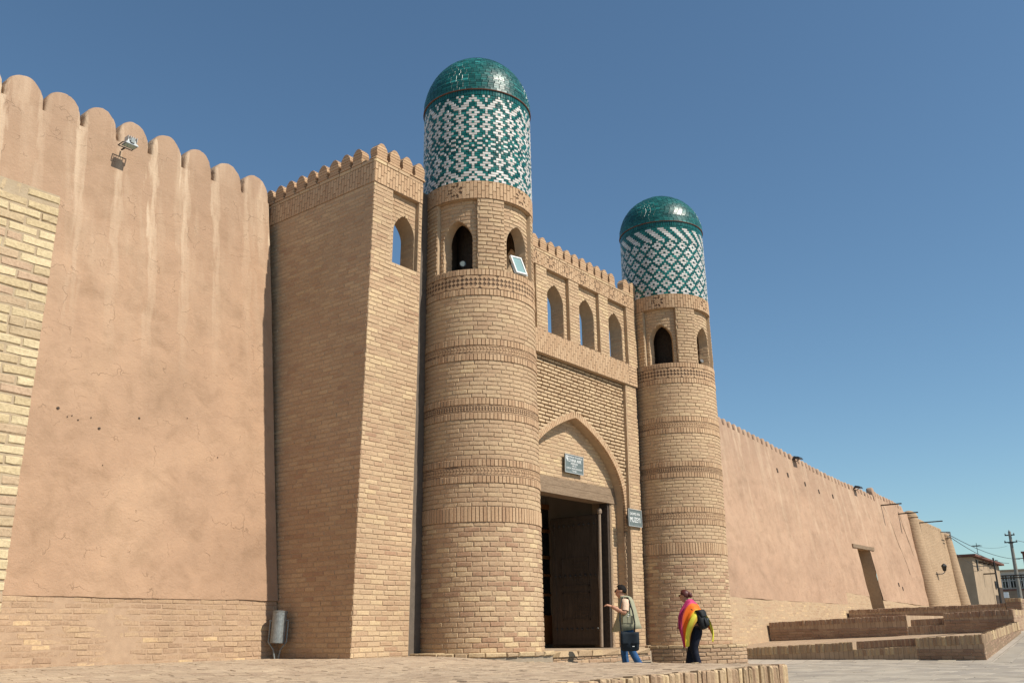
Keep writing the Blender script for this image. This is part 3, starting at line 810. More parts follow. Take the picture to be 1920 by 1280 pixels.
# tympanum above the lintel, and brick jamb strips beside the door
TY = .45
tymS = front(TY)
lq(mid, [(15.0, TY + ins, 3.60), (19.4, TY + ins, 3.60), (19.4, TY + ins, 5.3), (15.0, TY + ins, 5.3)])
slab_front(mid, 19.02, 19.4, -.1, 3.62, TY + ins, 1.0)
slab_front(mid, 15.0, 15.46, -.1, 3.62, TY + ins, 1.0)
# loggia storey
RY = .19
recS = front(RY)
ops = [Opening(15.22 + 1.295 * i, .335, 6.80, 7.66, 8.10, 1.15, .5) for i in range(4)]
ops = [Opening(o.c, .335, 6.80, 7.66, 8.10, 1.15, .5) for o in ops]
pierced(mid, recS, 14.5, 20.0, 6.80, 8.40, ops, -ins, .36)
recs = [(o.c - .42, o.c + .46) for o in ops]
edges = [14.5] + [e for r in recs for e in r] + [20.0]
pil = [(edges[i], edges[i + 1]) for i in range(0, len(edges), 2)]
for a, b in pil: slab_front(mid, a, b, 6.80, 8.36, MY + ins, RY + .02)
slab_front(mid, 14.5, 20.0, 8.36, 8.76, MY + ins, RY + .45)
mid.build('portal_body', 'mortar', gate)
band_core.build('band_backing', 'mortar_deep', gate); band_core = MB()
lq(band_core, [(14.5, MY - .035 - .001, 6.25), (19.86, MY - .036, 6.25), (19.86, MY - .036, 6.80), (14.5, MY - .036, 6.80)])
band_core.build('band_backing', 'mortar_deep', gate); band_core = MB()
lq(band_core, [(14.5, MY - .001, 8.36), (20.0, MY - .001, 8.36), (20.0, MY - .001, 8.70), (14.5, MY - .001, 8.70)])
band_core.build('band_backing', 'mortar_deep', gate)
F.courses(midS, 0.0, 6.25, .0815, lambda v: [(19.33, 19.83)], tint=t_plain(.3, .9), d0=-.015, jit=.003)
F.courses(midS, 0.0, 6.25, .0815, lambda v: [(14.50, 15.07)], tint=t_plain(.3, .9), d0=-.015, single=False)
F.courses(midS, 6.80, 8.36, .0815, lambda v: pil, tint=t_plain(.35, .9), d0=-.015, jit=.003)
F.courses(recS, 6.80, 8.36, .0815, lambda v: cut(recs, ops, v), tint=t_plain(.35, .9), d0=-.015, jit=.003)
bS = front(MY - .035)
band(F, bS, 14.5, 19.45, 6.25, 6.80, pitch=.0765, t=(.5, 1), d1=.006)
F.courses(bS, 6.25, 6.80, .0765, lambda v: [(19.46, 19.86)], tint=T(.5, .95), mat='band', d0=-.02, d1=.006, gap=.012)
mots = [(15.6 + .655 * i, 8.56) for i in range(7)]
band(F, midS, 14.5, 20.0, 8.36, 8.70, mots=mots, r=.165, pitch=.0765, t=(.5, 1), hi=.17)
F.courses(midS, 8.70, 8.77, .07, lambda v: [(14.5, 20.0)], tint=T(.5, .9), d0=-.02, d1=.010, L=.30)
# reveals of loggia windows
for o in ops:
    Sr = (lambda xr: (lambda u, v, d: (xr + lean(xr, v) - d, RY - u, v)))(o.c + o.hw)
    F.courses(Sr, 6.80, 7.66, .0815, lambda v: [(-.36, -.005)], tint=T(.3, .8), d0=-.01, d1=.003, single=False)
# tympanum bricks
F.courses(tymS, 3.64, 5.12, .0815, lambda v: [(17.2 - (opA.half(v) or 0) - .02, 17.2 + (opA.half(v) or 0) + .02)] if v < 5.03 else [], tint=T(.45, 1), d0=-.015, jit=.005, ch=.009)
for (a, b) in ((19.03, 19.26), (15.1, 15.45)):
    F.courses(tymS, 0, 3.62, .0815, lambda v: [(a, b)], tint=T(.45, .95), d0=-.015, jit=.003)
# arch reveal bricks on the straight part
Sr = lambda u, v, d: (19.25 + lean(19.3, v) - d, PY - u, v)
F.courses(Sr, 0, 2.6, .0815, lambda v: [(-.245, -.0)], tint=T(.3, .8), d0=-.01, d1=.004, single=False)
Sr2 = lambda u, v, d: (19.33 + lean(19.3, v) - d, MY - u, v)
F.courses(Sr2, 0, 6.24, .0815, lambda v: [(-.10, -.0)], tint=T(.3, .8), d0=-.01, d1=.0, single=False)
F.emit()
# spandrel bricks with deep open joints (own part list)
F2 = Field(gate, 'spandrel_brick', 'spandrel_brickwork', 300, 9)
opO = Opening(17.2, 2.19, -.1, 2.6, 5.20, 1.05, .36)
F2.courses(panS, 3.2, 6.24, .0835, lambda v: cut([(15.08, 19.325)], [opO], v), L=.228, joint=.026, gap=.034, tint=T(.2, 1), mat='spandrel', d0=-.05, d1=.018, ch=.003, jit=.0035)
F2.emit()
# arch ring of headers
ring = []
nn = 240
pts = [(17.2 + opA.hw * math.sin(t) if False else 0, 0) for t in ()]
curve = []
for k in range(nn + 1):
    s_ = -1 + 2 * k / nn; a = math.sin(s_ * math.pi / 2); curve.append((17.2 + a * opA.hw, opA.top(17.2 + a * opA.hw)))
acc = [0]
for p, q in zip(curve[:-1], curve[1:]): acc.append(acc[-1] + math.hypot(q[0] - p[0], q[1] - p[1]))
def at_len(t):
    i = min(len(acc) - 2, max(0, np.searchsorted(acc, t) - 1)); w = (t - acc[i]) / max(1e-9, acc[i + 1] - acc[i])
    p, q = curve[i], curve[i + 1]; d = (q[0] - p[0], q[1] - p[1]); L = math.hypot(*d) or 1
    return (p[0] + d[0] * w, p[1] + d[1] * w), (-d[1] / L, d[0] / L)
t = 0.0; vme = []
while t < acc[-1] - .05:
    w = .066
    (p0, n0), (p1, n1) = at_len(t + .005), at_len(t + w - .005); h = .155
    if abs((t + w / 2) - acc[-1] / 2) < .09: n0 = n1 = ((n0[0] + n1[0]) * .35, 1.0)
    P = [p0, p1, (min(19.325, p1[0] + n1[0] * h), p1[1] + n1[1] * h), (min(19.325, p0[0] + n0[0] * h), p0[1] + n0[1] * h)]
    P = [P[0], P[3], P[2], P[1]] if n0[1] < 0 else P
    m2 = MB(); m2.prism(panS, P, -.20, .016 + ru(-.002, .002), ru(.3, .9)); q = to_px((p0[0], PY, p0[1]))
    m2.build('arch_brick', 'band', gate); t += w
# decorative prisms
F.prisms.build('patterned_brickwork', 'band', gate, kind='stuff')
F_p = None
# stepped battlements of the gatehouse
def step_merlon(w=.30, t=.17, seed=0):
    mb = MB(); hw = w / 2
    prof = [(0, hw * 1.08, hw), (.058, hw * .80, hw * .94), (.112, hw * .84, hw * 1.0), (.168, hw * .90, hw * .98), (.222, hw * .84, hw * .74), (.275, hw * .60, hw * .42), (.330, hw * .22, hw * .12)]
    for i in range(len(prof) - 1):
        z0 = prof[i][0] + .004; z1 = prof[i + 1][0] - .004; a, b = prof[i][2] if i else hw, prof[i][2]
        a = prof[i][1]; b = prof[i][2] if i < len(prof) - 1 else prof[i][1]
        a = (prof[i][1]); b = prof[i + 1][1]
        y0, y1 = -.012 + ru(-.004, .004), t + ru(-.004, .004)
        v = [(-a, y0, z0), (a, y0, z0), (a, y1, z0), (-a, y1, z0), (-b, y0, z1), (b, y0, z1), (b, y1, z1), (-b, y1, z1)]
        mb.add(v, [(0, 3, 2, 1), (4, 5, 6, 7), (0, 1, 5, 4), (1, 2, 6, 5), (2, 3, 7, 6), (3, 0, 4, 7)], ru(.2, .8))
        a2, b2 = min(a, b) - .008, 0
        mb.box(-a2, .0, z0 - .006, a2, t - .01, z1 + .006, .1)
    me = mb.mesh('merlon'); me.materials.append(M['band']); return me
sm = [step_merlon(seed=i) for i in range(3)]
def put_merlon(x, y, z, rot=0, sc=(1, 1, 1)):
    o = bpy.data.objects.new('merlon', random.choice(sm)); link(o, gate)
    o.location = Vector((x + (lean(x, z) if rot == 0 else 0), y, z)) - gate.location; o.rotation_euler = (0, 0, rot); o.scale = sc
for i in range(4): put_merlon(10.555 + .34 * i, 0.0, 8.88, 0, (1.02, 1, 1.04))
for i in range(9):
    put_merlon(PC + .0215 * 8.9, .50 + .335 * i, 8.88, -math.pi / 2, (.98, 1, 1.04))
for i in range(12): put_merlon(15.32 + .3275 * i, MY, 8.77, 0, (.97, 1, .98))
put_merlon(19.60, MY, 8.77, 0, (1.05, 1, 1.08)); put_merlon(19.93, MY, 8.77, 0, (1.05, 1, 1.08))

# passage, lintel, door
mb = MB()
for (x0, x1) in ((12.2, 15.46), (19.0, 21.6)): mb.box(x0, .75, -.2, x1, 4.5, 3.62)
mb.box(12.2, .75, 3.62, 21.6, 4.5, 6.5); mb.box(15.4, 2.45, -.2, 19.1, 2.6, 3.62)
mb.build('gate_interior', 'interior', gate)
mb = MB(); mb.quad((15.3, .0, .0), (19.3, .0, .0), (19.3, 2.5, .0), (15.3, 2.5, .0)); mb.build('passage_floor', 'paver', gate)
mb = MB(); mb.box(15.1 - .1, TY - .025, 3.27, 19.17, TY + .35, 3.455, .5); mb.box(15.0, TY - .018, 3.462, 19.13, TY + .35, 3.63, .5)
mb.build('lintel', 'wood_old', gate)
def lbox(x0, y0, z0, x1, y1, z1):
    m_ = MB(); m_.box(x0, y0, z0, x1, y1, z1); m_.v = [(x + lean(x, z), y, z) for x, y, z in m_.v]; return m_
for (a, b) in ((18.885, 18.962), (15.46, 15.62)): lbox(a, TY + .03, 0, b, TY + .25, 3.27).build('door_frame', 'wood_dark', gate)
mb = lbox(18.963, TY + .012, 0, 19.025, TY + .10, 3.27); mb.build('frame_post', 'wood_old', gate)
mb = MB(); mb.tube((18.50, .60, 0.02), (18.64, .60, 3.06), .042, .038, 12); mb.lathe((18.643, .60, 3.0), [(.03, 0), (.06, .03), (.065, .09), (.045, .14), (.0, .16)], 14)
mb.build('pivot_post', 'wood_pole', gate)
# carved leaf, open, parallel to the passage
leaf = MB(); LX = 18.62; LY0, LY1 = .66, 2.02
leaf.box(LX, LY0, .06, LX + .07, LY1, 3.02)
door = leaf.build('door_leaf', 'wood_door', gate)
mb = MB(); SL = lambda u, v, d: (LX - d, -u, v)
for (a, b) in ((.08, .16), (2.92, 3.0)): mb.prism(SL, [(-LY1, a), (-LY0, a), (-LY0, b), (-LY1, b)], 0, .02)
for y0, y1 in ((LY0 + .02, LY0 + .16), (LY1 - .12, LY1 - .02)): mb.prism(SL, [(-y1, .06), (-y0, .06), (-y0, 3.0), (-y1, 3.0)], 0, .014)
for (pz0, pz1) in ((.62, 1.25), (1.38, 2.05)):                # framed carved panels
    for (y0, y1, a, b) in ((LY0 + .28, LY1 - .3, pz0, pz0 + .03), (LY0 + .28, LY1 - .3, pz1 - .03, pz1), (LY0 + .28, LY0 + .31, pz0, pz1), (LY1 - .33, LY1 - .3, pz0, pz1)):
        mb.prism(SL, [(-y1, a), (-y0, a), (-y0, b), (-y1, b)], 0, .016)
    for i in range(7):
        for j in range(8):
            cy = LY0 + .36 + i * .062; cz = pz0 + .07 + j * .07; r = ru(.018, .027); 
            n_ = 6; mb.prism(SL, [(-cy + r * math.cos(t_), cz + r * math.sin(t_)) for t_ in [2 * math.pi * q / n_ + ru(0, 1) for q in range(n_)]][:6], 0, ru(.006, .014))
o = mb.build('carving', 'wood_door', gate)
stud = MB(); stud.lathe((0, 0, 0), [(.030, 0), (.030, .008), (.022, .024), (0, .032)], 10); sme = stud.mesh('stud'); sme.materials.append(M['iron'])
for z in (.42, 1.62, 2.80):
    for i in range(9):
        o = bpy.data.objects.new('stud', sme); link(o, gate); o.location = Vector((LX - .015, LY0 + .09 + i * .145, z)) - gate.location; o.rotation_euler = (0, -math.pi / 2, 0)
# glazed inner screen of varnished wood
mb = MB(); gm = MB()
yS = 2.36
for i in range(6):
    x0 = 15.5 + i * .6
    mb.box(x0, yS - .04, .1, x0 + .075, yS + .03, 3.4)
for z0, z1 in ((.1, .75), (1.20, 1.26), (1.66, 1.72), (2.08, 2.16), (2.72, 2.80), (3.3, 3.42)): mb.box(15.45, yS - .03, z0, 19.1, yS + .02, z1)
gm.box(15.45, yS, .75, 19.1, yS + .012, 3.35)
mb.build('inner_screen', 'wood_brown', gate); gm.build('screen_pane', 'glass_dark', gate)
# door steps
st = thing('door_step', 'worn brick doorstep across the foot of the portal', 'step', (16.8, -.3, -.4))
mb = MB(); mb.box(14.3, -.42, -.55, 18.95, .02, -.07); mb.box(14.5, -1.0, -.55, 18.0, -.43, -.27); mb.build('mortar_core', 'mortar_grey', st)
mb = MB(); mb.add([], [])
F = Field(st, 'brick', 'brickwork', 300, 9)
Sst = lambda u, v, d: (u, -.43 - d, v)
F.courses(Sst, -.27, -.085, .09, lambda v: [(14.35, 18.9)], tint=T(.1, .8), mat='old', d0=-.02, d1=.006, ch=.012, jit=.007)
x = 14.3
while x < 18.6:
    w = ru(.35, .7); F.brick(lambda u, v, d: (u, v, -.06 + d), x, x + w - .012, -.46 + ru(-.01, .01), .04, ru(.3, .8), 'edge', -.05, .058, 1, .014, .006); x += w
Sst2 = lambda u, v, d: (u, -1.01 - d, v)
F.courses(Sst2, -.55, -.28, .09, lambda v: [(14.5, 17.95)], tint=T(.1, .8), mat='old', d0=-.02, d1=.006, ch=.012, jit=.007)
F.emit()

# ================================================================== TOWERS
def make_tower(xb, xt, dz, label, pat, extra=None):
    CY = -.2
    tw = thing('gate_tower', label, 'tower', (xt, CY, 0), 'glazed round towers flanking the gate')
    def cx(z): return xt + (xb - xt) * (1 - z / 5) if z < 5 else xt
    def rad(z): return 1.172 - .0055 * z if z < 7 else 1.137 - .004 * (z - 7)
    R0 = 1.14
    V0 = -math.pi / 2
    def Sm(u, v, d):
        a = V0 + u / R0; r = rad(v) + d
        return (cx(v) + r * math.cos(a), CY + r * math.sin(a), v)
    def rel(z): return z + dz
    zE, zEt = 2.20, 2.47; zD, zDt = 2.885, 3.31; zC, zCt = 4.03, 4.43; zB, zBt = 5.14, 5.56; zA, zAt = 6.42, 6.95
    zF, zFt = 8.43, 8.81; zRim = 10.88
    zE, zEt, zD, zDt, zC, zCt, zB, zBt, zA, zAt, zF, zFt, zRim = [rel(z) for z in (zE, zEt, zD, zDt, zC, zCt, zB, zBt, zA, zAt, zF, zFt, zRim)]
    UL, UR = -2.15 * R0, 1.6 * R0                 # body arc in front of the wall
    core = MB()
    def shell(z0, z1, off, n=64, nz=4, mi=0):
        for j in range(nz):
            for i in range(n):
                a, b = 2 * math.pi * i / n * R0, 2 * math.pi * (i + 1) / n * R0
                p, q = z0 + (z1 - z0) * j / nz, z0 + (z1 - z0) * (j + 1) / nz
                core.quad(Sm(a, p, off), Sm(b, p, off), Sm(b, q, off), Sm(a, q, off), mi=mi)
    def disc(z, r0, r1, up=True):
        n = 48
        for i in range(n):
            a, b = 2 * math.pi * i / n, 2 * math.pi * (i + 1) / n
            P = lambda r, t: (cx(z) + r * math.cos(t), CY + r * math.sin(t), z)
            q = [P(r0, a), P(r1, a), P(r1, b), P(r0, b)]
            core.quad(*(q if up else q[::-1]))
    shell(-.55, zAt - .02, -.010, 64, 12)
    disc(zAt - .02, .0, 1.12)
    # lantern storey with five arched windows
    C5 = [0 + k * 72 for k in range(5)]
    rec = [(R_(c - 22) * R0, R_(c + 22) * R0) for c in C5]
    opn = [Opening(R_(c) * R0, R_(17) * R0, zAt, zAt + .64, zAt + 1.07, 1.5, .52) for c in C5]
    RDp = .085
    pierced(core, Sm, R_(-36) * R0, R_(324) * R0, zAt - .02, zF + .03, opn, -RDp - .012, .22, du=.1)
    pils = []
    for c in C5:
        a, b = R_(c + 22) * R0, R_(c + 50) * R0; pils.append((a, b)); n = 6
        for i in range(n):
            u, w = a + (b - a) * i / n, a + (b - a) * (i + 1) / n
            core.quad(Sm(u, zAt - .02, -.013), Sm(w, zAt - .02, -.013), Sm(w, zF, -.013), Sm(u, zF, -.013))
        core.quad(Sm(a, zAt - .02, -.11), Sm(a, zAt - .02, -.013), Sm(a, zF, -.013), Sm(a, zF, -.11)); core.quad(Sm(b, zAt - .02, -.013), Sm(b, zAt - .02, -.11), Sm(b, zF, -.11), Sm(b, zF, -.013))
    shell(zF, zFt, -.009, 64, 1)
    n = 64
    for i in range(n):
        a, b = 2 * math.pi * i / n * R0, 2 * math.pi * (i + 1) / n * R0
        core.quad(Sm(a, zF, -.35), Sm(b, zF, -.35), Sm(b, zF, -.013), Sm(a, zF, -.013))
    disc(zF + .05, 0, 1.1, False)
    bc = core; core = MB()
    for (a, b) in ((zE, zEt), (zD, zDt), (zC, zCt), (zB, zBt), (zA, zAt), (zF, zFt)):
        core = MB(); shell(a, b, -.002, 64, 1); core.build('band_backing', 'mortar_deep', tw)
    core = bc
    core.lathe((xt, CY, zAt - .05), [(.42, 0), (.42, 1.6)], 24, mi=1)  # added dark core, standing in for the darkness inside the windows
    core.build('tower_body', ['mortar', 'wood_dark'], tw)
    core = MB(); shell(zFt, zRim, -.010, 64, 2); core.build('drum_core', 'grout', tw)
    F = Field(tw, 'brick', 'brickwork', 300, 9); F.prisms = MB()
    K = dict(ns=3, key=1.15, jit=.0035)
    full = lambda v: [(UL, UR)]
    all_ = lambda v: [(R_(-180) * R0, R_(180) * R0)]
    def tl(u, v): return ru(0, 1) if v < 2.3 else ru(.3, .8)
    for (a, b) in ((-.05, zE), (zEt, zD), (zDt, zC), (zCt, zB), (zBt, zA)):
        F.courses(Sm, a, b, .0825, full, tint=tl, d0=-.015, d1=.0, ch=.007, gap=.015, **K)
    # window storey
    for c, (pa, pb) in zip(C5, pils):
        iv = (pa, pb) if pa < math.pi * R0 else (pa - 2 * math.pi * R0, pb - 2 * math.pi * R0)
        F.courses(Sm, zAt, zF, .0825, lambda v, iv=iv: [iv], tint=T(.35, .85), d0=-.015, d1=0, ch=.008, gap=.018, **K)
    Srec = lambda u, v, d: Sm(u, v, d - RDp)
    for (ra, rb), o in zip(rec, opn):
        F.courses(Srec, zAt, zF, .0825, lambda v, ra=ra, rb=rb, o=o: cut([(ra, rb)], [o], v), tint=T(.35, .85), d0=-.01, d1=.0, ch=.008, jit=.004, ns=2, single=False)
        # reveal brickwork
        for sgn in (-1, 1):
            ue = o.c + sgn * o.hw
            Srv = lambda u, v, d, ue=ue, sgn=sgn: Sm(ue - sgn * d, v, u * sgn * (1 if sgn > 0 else 1) - RDp) if sgn < 0 else Sm(ue - d, v, -RDp + u)
            if sgn > 0: F.courses(lambda u, v, d, ue=ue: Sm(ue - d, v, -RDp - u), zAt, zAt + .62, .0825, lambda v: [(.005, .26)], tint=T(.3, .8), d0=-.01, d1=.004, single=False)
            else: F.courses(lambda u, v, d, ue=ue: Sm(ue + d, v, -RDp + u), zAt, zAt + .62, .0825, lambda v: [(-.26, -.005)], tint=T(.3, .8), d0=-.01, d1=.004, single=False)
    def soldiers(z0, z1, iv, pitch=.0715, d1=.010, t=(.2, .95)):
        a, b = iv; n = int((b - a) / pitch); pw = (b - a) / n
        for i in range(n): F.brick(Sm, a + i * pw + .005, a + (i + 1) * pw - .005, z0 + .005, z1 - .006, ru(*t), 'band', -.015, d1 + ru(-.003, .003), 1, .005, .002, key=1.15)
    def chevrons(z0, z1, iv, left=True):
        h = (z1 - z0) / 2; w = .062; u = iv[0]
        while u < iv[1]:
            for r, s_ in ((0, 1), (1, -1)):
                a = z0 + r * h + .004; b = z0 + (r + 1) * h - .004; k_ = .028
                x0 = u + (k_ if r else 0); x1 = u + (0 if r else k_)
                F.prisms.prism(Sm, [(x0, a), (x0 + w - .012, a), (x1 + w - .012, b), (x1, b)], -.02, .004 + ru(-.002, .002), ru(.2, .8))
            u += w
    def teeth(z0, z1, iv):
        h = (z1 - z0) / 2; w = .055; u = iv[0]
        while u < iv[1]:
            for r in (0, 1):
                a = z0 + r * h + .005; b = z0 + (r + 1) * h - .005
                F.prisms.prism(Sm, [(u, a), (u + w * .62, a), (u + w * .5, b), (u + w * .1, b)], -.03, .006, ru(.3, .8))
            u += w
    def diam(z0, z1, iv):
        g = (z1 - z0) / 6.0; u = iv[0]; i = 0
        while u < iv[1]:
            for r in range(7):
                if (r + i) % 2: continue
                if r in (2, 4) and i % 2 == 0: continue
                if r in (0, 6) and i % 8 == 0: continue
                cz = z0 + g * r; hh = g * .97
                F.prisms.prism(Sm, [(u, max(z0, cz - hh)), (u + hh, cz), (u, min(z1, cz + hh)), (u - hh, cz)], -.025, .007 + ru(-.001, .001), ru(.2, .8))
            u += g; i += 1
    iv = (UL, UR)
    soldiers(zE, zEt, iv, pitch=.066)
    for (a, b, fn) in ((zD, zDt, chevrons), (zC, zCt, teeth), (zB, zBt, chevrons)):
        h = .128; soldiers(a, a + h, iv); soldiers(b - h, b, iv); 
        fn(a + h + .03, b - h - .03, iv)
        for q in ((a + h + .004, a + h + .026), (b - h - .026, b - h - .004)): F.courses(Sm, q[0], q[1], .022, full, tint=T(.3, .8), L=.26, gap=.004, joint=.006, mat='band', d0=-.015, d1=.0, ch=.003, jit=.001, ns=3, single=False)
    ivA = (R_(-180) * R0, R_(180) * R0) if False else (UL - .2, UR + .3)
    soldiers(zA, zA + .13, ivA); diam(zA + .14, zAt - .135, ivA); soldiers(zAt - .125, zAt, ivA, d1=.012)
    mots = [(R_(-180 + 72 * k + 0) * R0 * 1.0, (zF + zFt) / 2) for k in range(6)]
    mots = [(R_(c) * R0, (zF + zFt) / 2) for c in (-144, -72, 0, 72, 144)]
    band(F, Sm, R_(-180) * R0, R_(180) * R0, zF, zFt, mots=mots, r=.175, pitch=.0765, ns=1, key=1.2, hi=.255)
    F.prisms.build('patterned_brickwork', 'band', tw, kind='stuff')
    F.emit()
    # ---- glazed drum
    T_ = Field(tw, 'glazed_tile', 'glazed_tiles', 300, 9)
    z0, z1 = zFt, zRim - .135; rows = 36; rh = (z1 - z0) / rows
    ncell = 130 if pat == 1 else 126; cw = 2 * math.pi * R0 / ncell
    def flower(dx, dy, Pr=None):
        ax, ay = abs(dx), abs(dy)
        return (ay == 0 and 1 <= ax <= 2) or (ay == 1 and ax <= 1) or (ay == 2 and ax == 0)
    def white1(i, j):         # j counted from the top
        m = i % 10; dA = min(m, 10 - m); dA_s = m if m <= 5 else m - 10; dB_s = dA_s - 5 if dA_s > 0 else dA_s + 5
        dB = abs(dB_s)
        def fA(c): return flower(dA_s, j - c)
        def fB(c): return flower(dB_s, j - c)
        # top zigzag (peak over A)
        zz = dA
        if zz <= j <= zz + 1 or (j == zz + 2 and dA in (2, 3)): return True
        if j <= 1 and dB <= 1 + 0 and (dB == 1) == (j == 0) and j < 2: return True
        if j == 2 and dB == 0: return True
        if any(fA(c) for c in (7, 11, 15)) or any(fB(c) for c in (9, 13)): return True
        if (dB == 0 and j == 15): return True
        if fA(15) and j >= 14 and False: return True
        # interlaced diamonds
        for (d, c) in ((dB, 19), (dA, 21)):
            e = d * .78 + abs(j - c)
            if 2.55 <= e <= 3.5 and d <= 4: return True
            if d == 0 and j == c: return True
        if any(fB(c) for c in (25, 29)) or fA(27): return True
        if (dB == 0 and j in (27,)) or (dA == 0 and j in (25, 29)): return True
        # bottom zigzag: low over B
        zb = 34 - 4 + 0 - dB * .8 + 1
        if 0 <= j - (30 + (5 - dA_s if False else 0)) and False: return True
        q = j - round(30 + dA * .8)
        if 0 <= q <= 1: return True
        if j >= 33 and flower(dA_s, j - 35): return True
        return False
    def white2(i, j):
        if j < 8:
            k = (i - j * 1.0) % 6
            return 1 <= j <= 7 and k < 3
        jj = (j - 10) % 8; 
        for (ci, cj) in ((0, 0), (3, 4), (0, 8), (3, -4), (6, 0), (6, 8)):
            if flower((i % 6) - ci, jj - cj) and j >= 8: return True
        return False
    W = white1 if pat == 1 else white2
    for r in range(rows):
        j = rows - 1 - r; za = z0 + r * rh
        vals = [W(i, j) for i in range(ncell)]
        st = next(i for i in range(ncell) if vals[i] != vals[i - 1]) if any(vals) and not all(vals) else 0
        i = 0
        while i < ncell:
            c = vals[(st + i) % ncell]; n = 1
            while i + n < ncell and vals[(st + i + n) % ncell] == c: n += 1
            k = 0
            while k < n:
                L = 2 if n - k != 3 else (3 if c else 2)
                L = min(L, n - k)
                ua = ((st + i + k) * cw); 
                if ua > math.pi * R0: ua -= 2 * math.pi * R0
                T_.brick(Sm, ua + .0035, ua + L * cw - .0035, za + .0035, za + rh - .0035, rnd(), 'white' if c else 'green', -.012, (.007 if c else .002) + ru(-.0015, .0015), 1, .004, .0012, key=1.13)
                k += L
            i += n
    n = 118
    for i in range(n):
        a = -math.pi * R0 + 2 * math.pi * R0 * i / n
        T_.brick(Sm, a + .004, a + 2 * math.pi * R0 / n - .004, z1 + .004, z1 + .122, rnd() * .6, 'green', -.012, .004, 1, .004, .001, key=1.13)
    T_.emit()
    mb = MB(); mb.lathe((xt, CY, zRim - .012), [(1.08, 0), (1.148, 0), (1.152, .012), (1.09, .02)], 72); mb.build('dome_rim', 'roof_red', tw, smooth=False)
    # ---- dome of glazed bricks
    DR = 1.142; DH = 1.26 if pat == 1 else 1.12; tip = .05 if pat == 1 else .11
    def dome_p(t):            # t 0..1 along meridian
        a = t * math.pi / 2
        r = DR * math.cos(a) ** .92 if t < 1 else 0
        z = DH * math.sin(a) + tip * max(0, (t - .62) / .38) ** 2
        if t < .12: r = DR * (1 - .01 * (t / .12))
        return max(r, 0.0), zRim + z
    mb = MB(); mb.lathe((xt, CY, 0), [(max(.0, dome_p(k / 40)[0] - .012), dome_p(k / 40)[1]) for k in range(41)], 64); mb.build('dome_core', 'grout', tw)
    D = Field(tw, 'dome_tile', 'dome_tiles', 300, 9)
    rowsD = 36
    for r in range(rowsD - 1):
        t0, t1 = r / rowsD, (r + 1) / rowsD
        (ra, za), (rb, zb) = dome_p(t0), dome_p(t1); rm = (ra + rb) / 2
        n = max(6, int(2 * math.pi * rm / .125)); off = rnd()
        slope = math.atan2(zb - za, ra - rb) if ra > rb else math.pi / 2
        rowt = ru(-.2, .25)
        def SD(u, v, d, ra=ra, rb=rb, za=za, zb=zb, rm=rm):
            w = v; rr = ra + (rb - ra) * w; z = za + (zb - za) * w
            L = math.hypot(zb - za, ra - rb); nr, nz = (zb - za) / L, (ra - rb) / L
            a = u / rm; return (xt + (rr + nr * d) * math.cos(a), CY + (rr + nr * d) * math.sin(a), z + nz * d)
        c = 2 * math.pi * rm / n
        for i in range(n):
            a = (i + off) * c
            D.b.append((SD, a + .003, a + c - .003, .05, .95, min(1, max(0, rnd() * .8 + rowt)), 'dome', -.012, ru(.0, .006), 1, .004, .0012, False, None))
    # emit singles as exact meshes (slopes differ row by row)
    sc = []
    for i, b in enumerate(D.b):
        S_ = b[0]; um = (b[1] + b[2]) / 2; P = np.array(S_(um, .5, 0)); Nn = np.array(S_(um, .5, .01)) - P
        if np.dot(Nn, CAM_POS - P) <= 0: continue
        q0, q1 = to_px(S_(b[1], .5, 0)), to_px(S_(b[2], .5, 0)); q2, q3 = to_px(S_(um, .05, 0)), to_px(S_(um, .95, 0))
        w = math.hypot(q0[0] - q1[0], q0[1] - q1[1])
        if w > 8.5: sc.append((w * math.hypot(q2[0] - q3[0], q2[1] - q3[1]), i))
    sc.sort(reverse=True); chosen = set(i for _, i in sc[:300]); rest = MB()
    for i, b in enumerate(D.b):
        vv, ff = brick_template(b[1], b[2], b[3], b[4], b[7], b[8], 1, .004, .0)
        # v is a fraction, keep a small chamfer there
        pts = [b[0](u, min(1, max(0, v)), d) for u, v, d in vv]
        if i in chosen:
            m_ = MB(); m_.add(pts, ff, b[5]); m_.build('dome_tile', 'dome', tw, origin=tuple(tw.location))
        else: rest.add(pts, ff, b[5])
    rest.build('dome_tiles', 'dome', tw, kind='stuff')
    return tw, Sm
t1, Sm1 = make_tower(13.29, 13.29, 0.0, 'nearer round gate tower with interlaced zigzags and diamonds on its green and white drum', 1)
t2, Sm2 = make_tower(20.85, 21.14, -.13, 'farther round gate tower beyond the portal with rows of small white flowers on its drum', 2)

